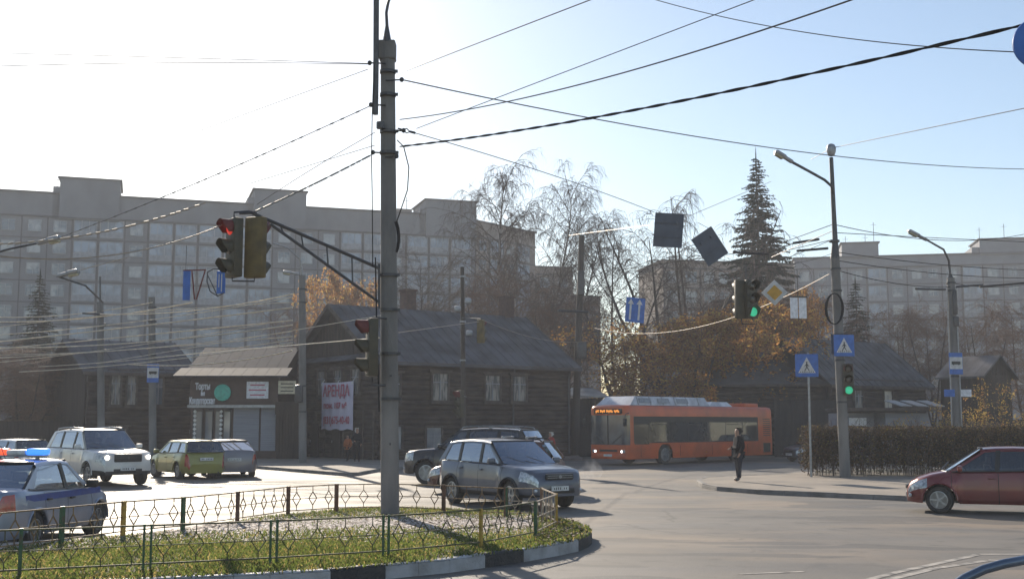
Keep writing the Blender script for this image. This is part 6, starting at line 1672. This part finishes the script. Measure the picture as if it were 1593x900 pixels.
dia = empty('priority_sign', P(1205, 455, 37.5), R(-8), 'yellow diamond priority sign with white border on the span wire', 'road sign')
d_ = MB(); d_.rbox((0, 0, 0), (.60, .02, .60), .01, M4=Matrix.Rotation(R(45), 3, 'Y')); d_.build('plate', 'signfacewhite', dia)
d_ = MB(); d_.rbox((0, -.014, 0), (.36, .01, .36), .004, M4=Matrix.Rotation(R(45), 3, 'Y')); d_.build('yellow_field', 'signamber', dia); hang(dia, [[(0, .02, .42), (.0, .02, 1.05)]])
hs = empty('traffic_light', P(1164, 465, 37), 0, 'traffic light with green lamp hanging on the span wire before the orange birches', 'traffic light')
signal_head(hs, (.10, 0, 0), R(16), 1.25, .38, lit=2, redtop=False); signal_head(hs, (-.22, .1, 0), R(196), 1.25, .38, redtop=False)
hang(hs, [[(-.05, .02, .62), (-.05, .02, 1.12)], [(.1, .02, -.62), (.2, .02, -.8), (-.2, .08, -.8), (-.22, .1, -.62)]], .02)
ws_ = empty('hanging_sign', P(1242, 479, 40), R(10), 'pale two part sign back hanging left of the lamp pole', 'road sign')
for x_ in (-.16, .16): p_ = MB(); p_.rbox((x_, 0, 0), (.28, .02, .72), .008); p_.build('plate', 'signwhite', ws_)
p_ = MB(); p_.box((0, .02, .40), (.7, .03, .05)); p_.tube([(0, .02, .4), (0, .02, 1.35)], .01, 5); p_.build('hanger', 'steel', ws_)
# lane signs at left of the red signal
la = empty('lane_sign', P(302, 444, 27), R(12), 'thin framed sign with blue panel and red triangle left of the red signal', 'road sign')
p_ = MB(); p_.rbox((-.17, 0, 0), (.17, .02, .70), .006); p_.build('plate', 'signblue', la)
p_ = MB(); 
for a, b in (((-.26, .35), (.26, .38)), ((-.06, .34), (.02, -.33)), ((.24, .36), (.06, -.33))): p_.beam((a[0], 0, a[1]), (b[0], 0, b[1]), .02, .03)
p_.build('red_frame', 'visorred', la); p_ = MB(); p_.box((-.03, .01, -.05), (.05, .01, .62)); p_.build('white_strip', 'signfacewhite', la); hang(la, [[(-.2, 0, .36), (-.2, 0, .95)]])
lb_ = empty('lane_sign', P(338, 440, 26), R(-18), 'round wire framed sign with blue arrow panel directly left of the red signal', 'road sign')
p_ = MB(); p_.rbox((.10, 0, .02), (.22, .02, .52), .006); p_.build('plate', 'signblue', lb_)
p_ = MB(); p_.box((.12, -.013, .0), (.025, .006, .4)); p_.box((.05, -.013, .05), (.02, .006, .3)); p_.build('arrow', 'signfacewhite', lb_)
p_ = MB(); p_.tube([(-.26, 0, .26), (-.27, 0, .05), (-.18, 0, -.18), (.02, 0, -.30), (.2, 0, -.22)], .014, 6); p_.tube([(-.26, 0, .26), (-.1, 0, .33), (.2, 0, .3)], .012, 6); p_.tube([(-.26, 0, .2), (.02, 0, -.3)], .012, 6); p_.build('frame', 'steel', lb_)
# big round blue sign right at the edge of the photo
rs_ = empty('round_sign', P(1620, 67, 9.0), R(-12), 'dark blue round sign cut off by the top right edge of the photo', 'road sign')
p_ = MB(); p_.lathe((0, 0, 0), [(.215, -.012), (.22, 0), (.215, .012)], 40, M4=Matrix.Rotation(R(90), 3, 'X')); p_.build('disc', 'signblue', rs_, smooth=True)
p_ = MB(); p_.tube([(0, .05, .3), (0, .05, -5.0 - (rs_.location.z - 5.0))], .03, 8); p_.build('post', 'galv', rs_)
p_ = MB(); p_.prism([(-.03, -.016, -.1), (.03, -.016, -.1), (.03, -.016, .04), (-.03, -.016, .04)], (0, -.003, 0)); p_.prism([(-.08, -.016, .03), (.08, -.016, .03), (0, -.016, .13)], (0, -.003, 0)); p_.build('arrow', 'signfacewhite', rs_)
# metal rail in the bottom right corner
hr_ = empty('handrail', G(1560, 1010), 0, 'curved blue grey metal rail in the bottom right corner', 'handrail')
o_ = Vector(hr_.location); yv = 5.2
hr_.location = (P(1590, 880, yv).x, yv, 0); o_ = Vector(hr_.location)
p_ = MB(); pts = [P(1478, 915, yv - .05), P(1500, 899, yv), P(1530, 885, yv), P(1562, 876, yv), P(1600, 869, yv + .05), P(1700, 862, yv + .3), P(1780, 862, yv + .5)]
p_.tube([p - o_ for p in pts], .021, 12); p_.build('rail', mat('rail_paint', (.16, .20, .27), .3, .4, nscale=5), hr_, smooth=True)
p_ = MB(); 
for i in (0, 5, 6): q = pts[i] - o_; p_.tube([q, Vector((q.x, q.y, 0))], .02, 8)
p_.build('post', 'galv', hr_)

# ================================================================ island fences
M['fencegreen'] = mat('fence_green_paint', (0.02, 0.085, 0.03), .5, color2=(.05, .04, .02), nscale=9, lo=.5, hi=.7)
M['fenceyellow'] = mat('fence_yellow_paint', (0.42, 0.26, 0.03), .5, color2=(.16, .08, .03), nscale=9, lo=.5, hi=.75)
M['fencebrown'] = mat('fence_brown_paint', (0.15, 0.065, 0.03), .6, color2=(.07, .04, .025), nscale=9)
M['fencerail'] = mat('fence_rail_paint', (0.30, 0.20, 0.09), .75, color2=(.09, .055, .035), nscale=7)
M['fencerailg'] = mat('fence_rail_green', (0.07, 0.085, 0.03), .75, color2=(.06, .045, .02), nscale=7)
def ornamental(name, label, posts, colours, railm, H=.57, nd=3, double=()):
    root = empty(name, (posts[0].x, posts[0].y, IZ), 0, label, 'fence'); o = Vector((posts[0].x, posts[0].y, IZ))
    for i, p in enumerate(posts):
        c = colours[i % len(colours)]
        offs = ((-.045, 0), (.045, 0)) if i in double else ((0, 0),)
        d_ = (posts[min(i + 1, len(posts) - 1)] - posts[max(0, i - 1)]).normalized()
        for k, _ in offs:
            s_ = MB(); w_ = .028 if i in double else .045; wx_ = w_ if double else .08
            s_.box(p + d_ * k - o + Vector((0, 0, H / 2 + .0)), (wx_, w_, H + .04), rz=math.atan2(d_.y, d_.x)); s_.build('post', c, root)
    for i in range(len(posts) - 1):
        a, b = posts[i] - o, posts[i + 1] - o; L = (b - a).length
        rl_ = MB(); z = lambda q: Vector((0, 0, q))
        rl_.beam(a + z(H), b + z(H), .028, .022); rl_.build('rail', railm, root); rl_ = MB(); rl_.beam(a + z(.08), b + z(.08), .02); rl_.build('rail', railm, root)
        la_ = MB(); k = max(2, round(L / .42)); d = (b - a) / k
        tw = .015 if not double else .012; la_.beam(a + z(H * .55), b + z(H * .55), tw)
        for j in range(k):
            c = a + d * (j + .5); u = (b - a).normalized() * .10; hh = .14; zc = H * .55
            for q0, q1 in ((u, z(hh)), (z(hh), -u), (-u, z(-hh)), (z(-hh), u)): la_.beam(c + z(zc) + q0, c + z(zc) + q1, tw)
            la_.beam(c + z(zc + hh), c + z(H), tw); la_.beam(c + z(zc - hh), c + z(.08), tw)
        la_.build('lattice', railm, root)
    return root
def pixline(px, z=IZ): return [G(x, y, z) for x, y in px]
bpx = [(-230, 884), (-60, 866), (95, 846), (191, 833), (284, 824), (369, 812), (448, 800), (523, 795), (607, 793), (690, 797), (787, 803)]
ornamental('ornamental_fence', 'low diamond pattern fence along the back of the island before the road', pixline(bpx), ['fencegreen', 'fencegreen', 'fencegreen', 'fenceyellow', 'fencegreen', 'fencebrown', 'fencebrown', 'fencebrown', 'fencebrown', 'fencebrown'], 'fencerail')
fpx = [(833, 834), (748, 851), (600, 865), (425, 876), (228, 886), (30, 896), (-180, 905)]
ornamental('ornamental_fence', 'low green and yellow diamond fence along the front kerb of the island', pixline(fpx), ['fencegreen', 'fenceyellow', 'fencegreen', 'fencegreen', 'fencegreen', 'fencegreen'], 'fencerailg', double=(2, 3, 4))
epx = [(787, 803), (843, 803), (866, 817), (833, 834)]
ornamental('ornamental_fence', 'short pale fence corner turning round the tip of the island', pixline(epx), ['fencebrown', 'fencebrown', 'fenceyellow', 'fencegreen'], mat('fence_rail_pale', (.45, .38, .28), .45, color2=(.2, .13, .08), nscale=7))
# ================================================================ people
def skin_body(name, joints, edges, m, parent, sub=2):
    """joints: {key:(x,y,z,r)}; one continuous skinned surface rooted at the pelvis"""
    keys = list(joints); idx = {k: i for i, k in enumerate(keys)}
    me = bpy.data.meshes.new(name); me.from_pydata([joints[k][:3] for k in keys], [(idx[a], idx[b]) for a, b in edges], [])
    o = bpy.data.objects.new(name + '_src', me); col.objects.link(o)
    md = o.modifiers.new('Skin', 'SKIN'); md.use_smooth_shade = True
    sl = me.skin_vertices[0].data
    for k in keys:
        r = joints[k][3]; sl[idx[k]].radius = (r, r) if not isinstance(r, tuple) else r; sl[idx[k]].use_root = (k == keys[0])
    s = o.modifiers.new('Sub', 'SUBSURF'); s.levels = sub; s.render_levels = sub
    dg = bpy.context.evaluated_depsgraph_get(); dg.update()
    nm = bpy.data.meshes.new_from_object(o.evaluated_get(dg)); nm.name = name
    bpy.data.objects.remove(o); bpy.data.meshes.remove(me)
    nm.materials.clear(); nm.materials.append(M[m] if isinstance(m, str) else m)
    for p in nm.polygons: p.use_smooth = True
    r_ = bpy.data.objects.new(name, nm); col.objects.link(r_); r_.parent = parent; return r_
M['skin'] = mat('skin', (0.42, 0.24, 0.17), .6, nscale=10)
def person(label, loc, rz, H, coat, trousers, hair, pose='stand', hat=None, bag=None, skirt=False, seed=1):
    root = empty('person', loc, rz, label, 'person'); s = H / 1.75; r = random.Random(seed)
    q = lambda x, y, z, rad: (x * s, y * s, z * s, rad * s)        # faces local -y
    st = {'stand': (.04, -.03), 'walk': (.22, -.26)}[pose]; f, b = st
    sk = (M['skin'])
    J = {'pelvis': q(0, 0, .93, .125), 'waist': q(0, 0, 1.08, .12), 'chest': q(0, .01, 1.28, .145), 'neck': q(0, .0, 1.47, .062), 'headb': q(0, -.02, 1.56, .085), 'headt': q(0, -.015, 1.67, .088), 'crown': q(0, .0, 1.72, .05), 'nose': q(0, -.105, 1.60, .018)}
    E = [('pelvis', 'waist'), ('waist', 'chest'), ('chest', 'neck'), ('neck', 'headb'), ('headb', 'headt'), ('headt', 'crown'), ('headb', 'nose')]
    for sd_, n in ((1, 'l'), (-1, 'r')):
        fy = -f if sd_ > 0 else -b
        J['hip' + n] = q(.09 * sd_, 0, .87, .095); J['knee' + n] = q(.10 * sd_, fy * .5 - .02, .49, .062); J['ank' + n] = q(.10 * sd_, fy, .09, .042); J['toe' + n] = q(.115 * sd_, fy - .16, .045, .036)
        J['sh' + n] = q(.175 * sd_, .01, 1.40, .062)
        if pose == 'walk': e = (.25 * sd_, .02 - fy * .2, 1.13); h = (.25 * sd_, -.10 + fy * .5, .90)
        elif sd_ > 0: e = (.24, .05, 1.13); h = (.20, -.06, .90)
        else: e = (-.25, .03, 1.12); h = (-.17, -.20, 1.06)
        J['el' + n] = q(*e, .048); J['wr' + n] = q(*h, .033)
        hd = Vector(h) - Vector(e); hd.normalize()
        p = Vector(h) + hd * .05; J['palm' + n] = q(p.x, p.y, p.z, .034)
        E += [('pelvis', 'hip' + n), ('hip' + n, 'knee' + n), ('knee' + n, 'ank' + n), ('ank' + n, 'toe' + n), ('chest', 'sh' + n), ('sh' + n, 'el' + n), ('el' + n, 'wr' + n), ('wr' + n, 'palm' + n)]
        for fi in range(4):
            o_ = Vector(((fi - 1.5) * .018, 0, 0)); a = p + hd * (.045 + .012 * (1 - abs(fi - 1.2))) + Vector((0, (fi - 1.5) * .016, 0)); c = a + hd * .035 + Vector((0, -.012, -.008))
            J['f%s%d' % (n, fi)] = q(a.x, a.y, a.z, .009); J['g%s%d' % (n, fi)] = q(c.x, c.y, c.z, .008); E += [('palm' + n, 'f%s%d' % (n, fi)), ('f%s%d' % (n, fi), 'g%s%d' % (n, fi))]
        t = p + Vector((-.015 * sd_, -.04, .0)); J['t' + n] = q(t.x, t.y, t.z, .010); E.append(('palm' + n, 't' + n))
    body = skin_body('body', J, E, 'skin', root, 2)
    # clothing as slightly larger skinned shells
    def shell(name, keys, grow, m, extra={}, eextra=[]):
        j = {k: (*J[k][:3], (J[k][3] + grow * s)) for k in keys}; j.update(extra)
        e = [x for x in E if x[0] in j and x[1] in j] + eextra
        return skin_body(name, j, e, m, root, 2)
    shell('trousers', ['pelvis', 'hipl', 'kneel', 'ankl', 'hipr', 'kneer', 'ankr'], .022, trousers)
    for n in 'lr': shell('shoe', ['ank' + n, 'toe' + n], .014, 'black')
    ex = {'hem': q(0, 0, .80 if not skirt else .62, .175 if not skirt else .19), 'cl': q(0, 0, 1.455, .085)}
    shell('coat', ['pelvis', 'waist', 'chest', 'shl', 'ell', 'wrl', 'shr', 'elr', 'wrr'], .028, coat, ex, [('pelvis', 'hem'), ('chest', 'cl')])
    hj = {'a': q(0, .015, 1.64, .098), 'b': q(0, .02, 1.71, .085), 'c': q(0, .06, 1.58, .06)}
    skin_body('hair' if not hat else 'hat', hj, [('a', 'b'), ('a', 'c')], hat or hair, root, 2)
    ey = MB()
    for x in (-.033, .033): ey.lathe(Vector((x * s, -.098 * s, 1.625 * s)), [(.004, -.008), (.011, 0), (.004, .008)], 8)
    ey.build('eyes', 'black', body)
    if bag: 
        g = MB(); g.rbox(Vector(bag) * s, (.14 * s, .34 * s, .3 * s), .03); g.tube([Vector(bag) * s + Vector((0, -.1, .14)) * s, Vector((.19 * (1 if bag[0] > 0 else -1), -.02, .92)) * s, Vector(bag) * s + Vector((0, .1, .14)) * s], .012, 5); b_ = g.build('shoulder_bag', 'black', None, smooth=True)
        b_.location = loc; b_.rotation_euler.z = rz; tag(b_, 'dark bag carried by the person in the ' + bag_l, 'bag')
    return root
bag_l = 'dark jacket'
M['cloth_dark'] = mat('cloth_dark', (.022, .022, .028), .9, spec=.1, color2=(.014, .014, .018), nscale=9)
M['cloth_jean'] = mat('cloth_jean', (.03, .032, .045), .9, spec=.1, nscale=9)
M['cloth_red'] = mat('cloth_red', (.38, .045, .035), .8, nscale=7)
M['cloth_beige'] = mat('cloth_beige', (.22, .18, .13), .8, nscale=7)
M['cloth_orange'] = mat('cloth_orange', (.45, .13, .04), .8, nscale=7)
M['hair_dark'] = mat('hair_dark', (.02, .016, .014), .7, nscale=12)
M['hair_light'] = mat('hair_light', (.30, .22, .14), .7, nscale=12)
M['hat_white'] = mat('hat_white', (.6, .58, .55), .8, nscale=12)
g = G(1150, 748, PZ); person('person in dark jacket and trousers standing at the tip of the pavement', (g.x, g.y, PZ), R(-75), 1.80, 'cloth_dark', 'cloth_jean', 'hair_dark')
g = P(857, 700, 57); person('person in red coat walking in front of the dark fence', (g.x, 57, .004), R(-60), 1.66, 'cloth_red', 'cloth_dark', 'hair_light', 'walk', seed=2, hat='hat_white')
g = P(834, 700, 56); person('person in beige coat behind the grey blue suv, left of the red coat', (g.x, 56, .004), R(-60), 1.70, 'cloth_beige', 'cloth_dark', 'hair_light', 'walk', seed=3)
g = P(555, 700, 59); person('person in dark coat and white hat beside the log house wall', (g.x, 59, PZ), R(20), 1.72, 'cloth_dark', 'cloth_dark', 'hair_dark', 'stand', hat='hat_white', seed=4)
g = P(541, 700, 60); person('short person in orange brown coat left of the white hatted one', (g.x, 60, PZ), R(-20), 1.35, 'cloth_orange', 'cloth_dark', 'hair_dark', 'walk', seed=5)

# ================================================================ air
def volume_mat(name, colr, dens, aniso, noise=False):
    m = bpy.data.materials.new(name); m.use_nodes = True; t = m.node_tree; t.nodes.clear()
    o = t.nodes.new('ShaderNodeOutputMaterial'); v = t.nodes.new('ShaderNodeVolumePrincipled'); v.inputs['Color'].default_value = (*colr, 1); v.inputs['Density'].default_value = dens; v.inputs['Anisotropy'].default_value = aniso
    if noise:
        tc = t.nodes.new('ShaderNodeTexCoord'); n = t.nodes.new('ShaderNodeTexNoise'); n.inputs['Scale'].default_value = 3.0; n.inputs['Detail'].default_value = 4; t.links.new(tc.outputs['Object'], n.inputs['Vector'])
        r = t.nodes.new('ShaderNodeMapRange'); r.inputs[1].default_value = .48; r.inputs[2].default_value = .7; r.inputs[4].default_value = dens; t.links.new(n.outputs['Fac'], r.inputs[0]); t.links.new(r.outputs[0], v.inputs['Density'])
    t.links.new(v.outputs[0], o.inputs['Volume']); return m
hz = MB(); hz.box((0, 130, 20.5), (620, 320, 43)); h_ = hz.build('haze', volume_mat('haze_air', (.95, .96, 1.0), HAZE_D, .0)); tag(h_, kind='stuff'); h_.display_type = 'WIRE'

ep = P(922, 748, 27.0); ex = MB(); ex.lathe((0, 0, 0), [(.02, -.34), (.30, -.2), (.42, 0), (.34, .22), (.1, .42), (.02, .5)], 16)
e_ = ex.build('exhaust_smoke', volume_mat('exhaust', (.95, .95, .97), 1.3, 0, True)); g_ = G(918, 757); e_.location = (g_.x, g_.y, .5); e_.scale = (1.1, .9, 1.0)
tag(e_, 'small white puff of exhaust smoke beside the front of the grey blue suv', 'smoke', kind='stuff')
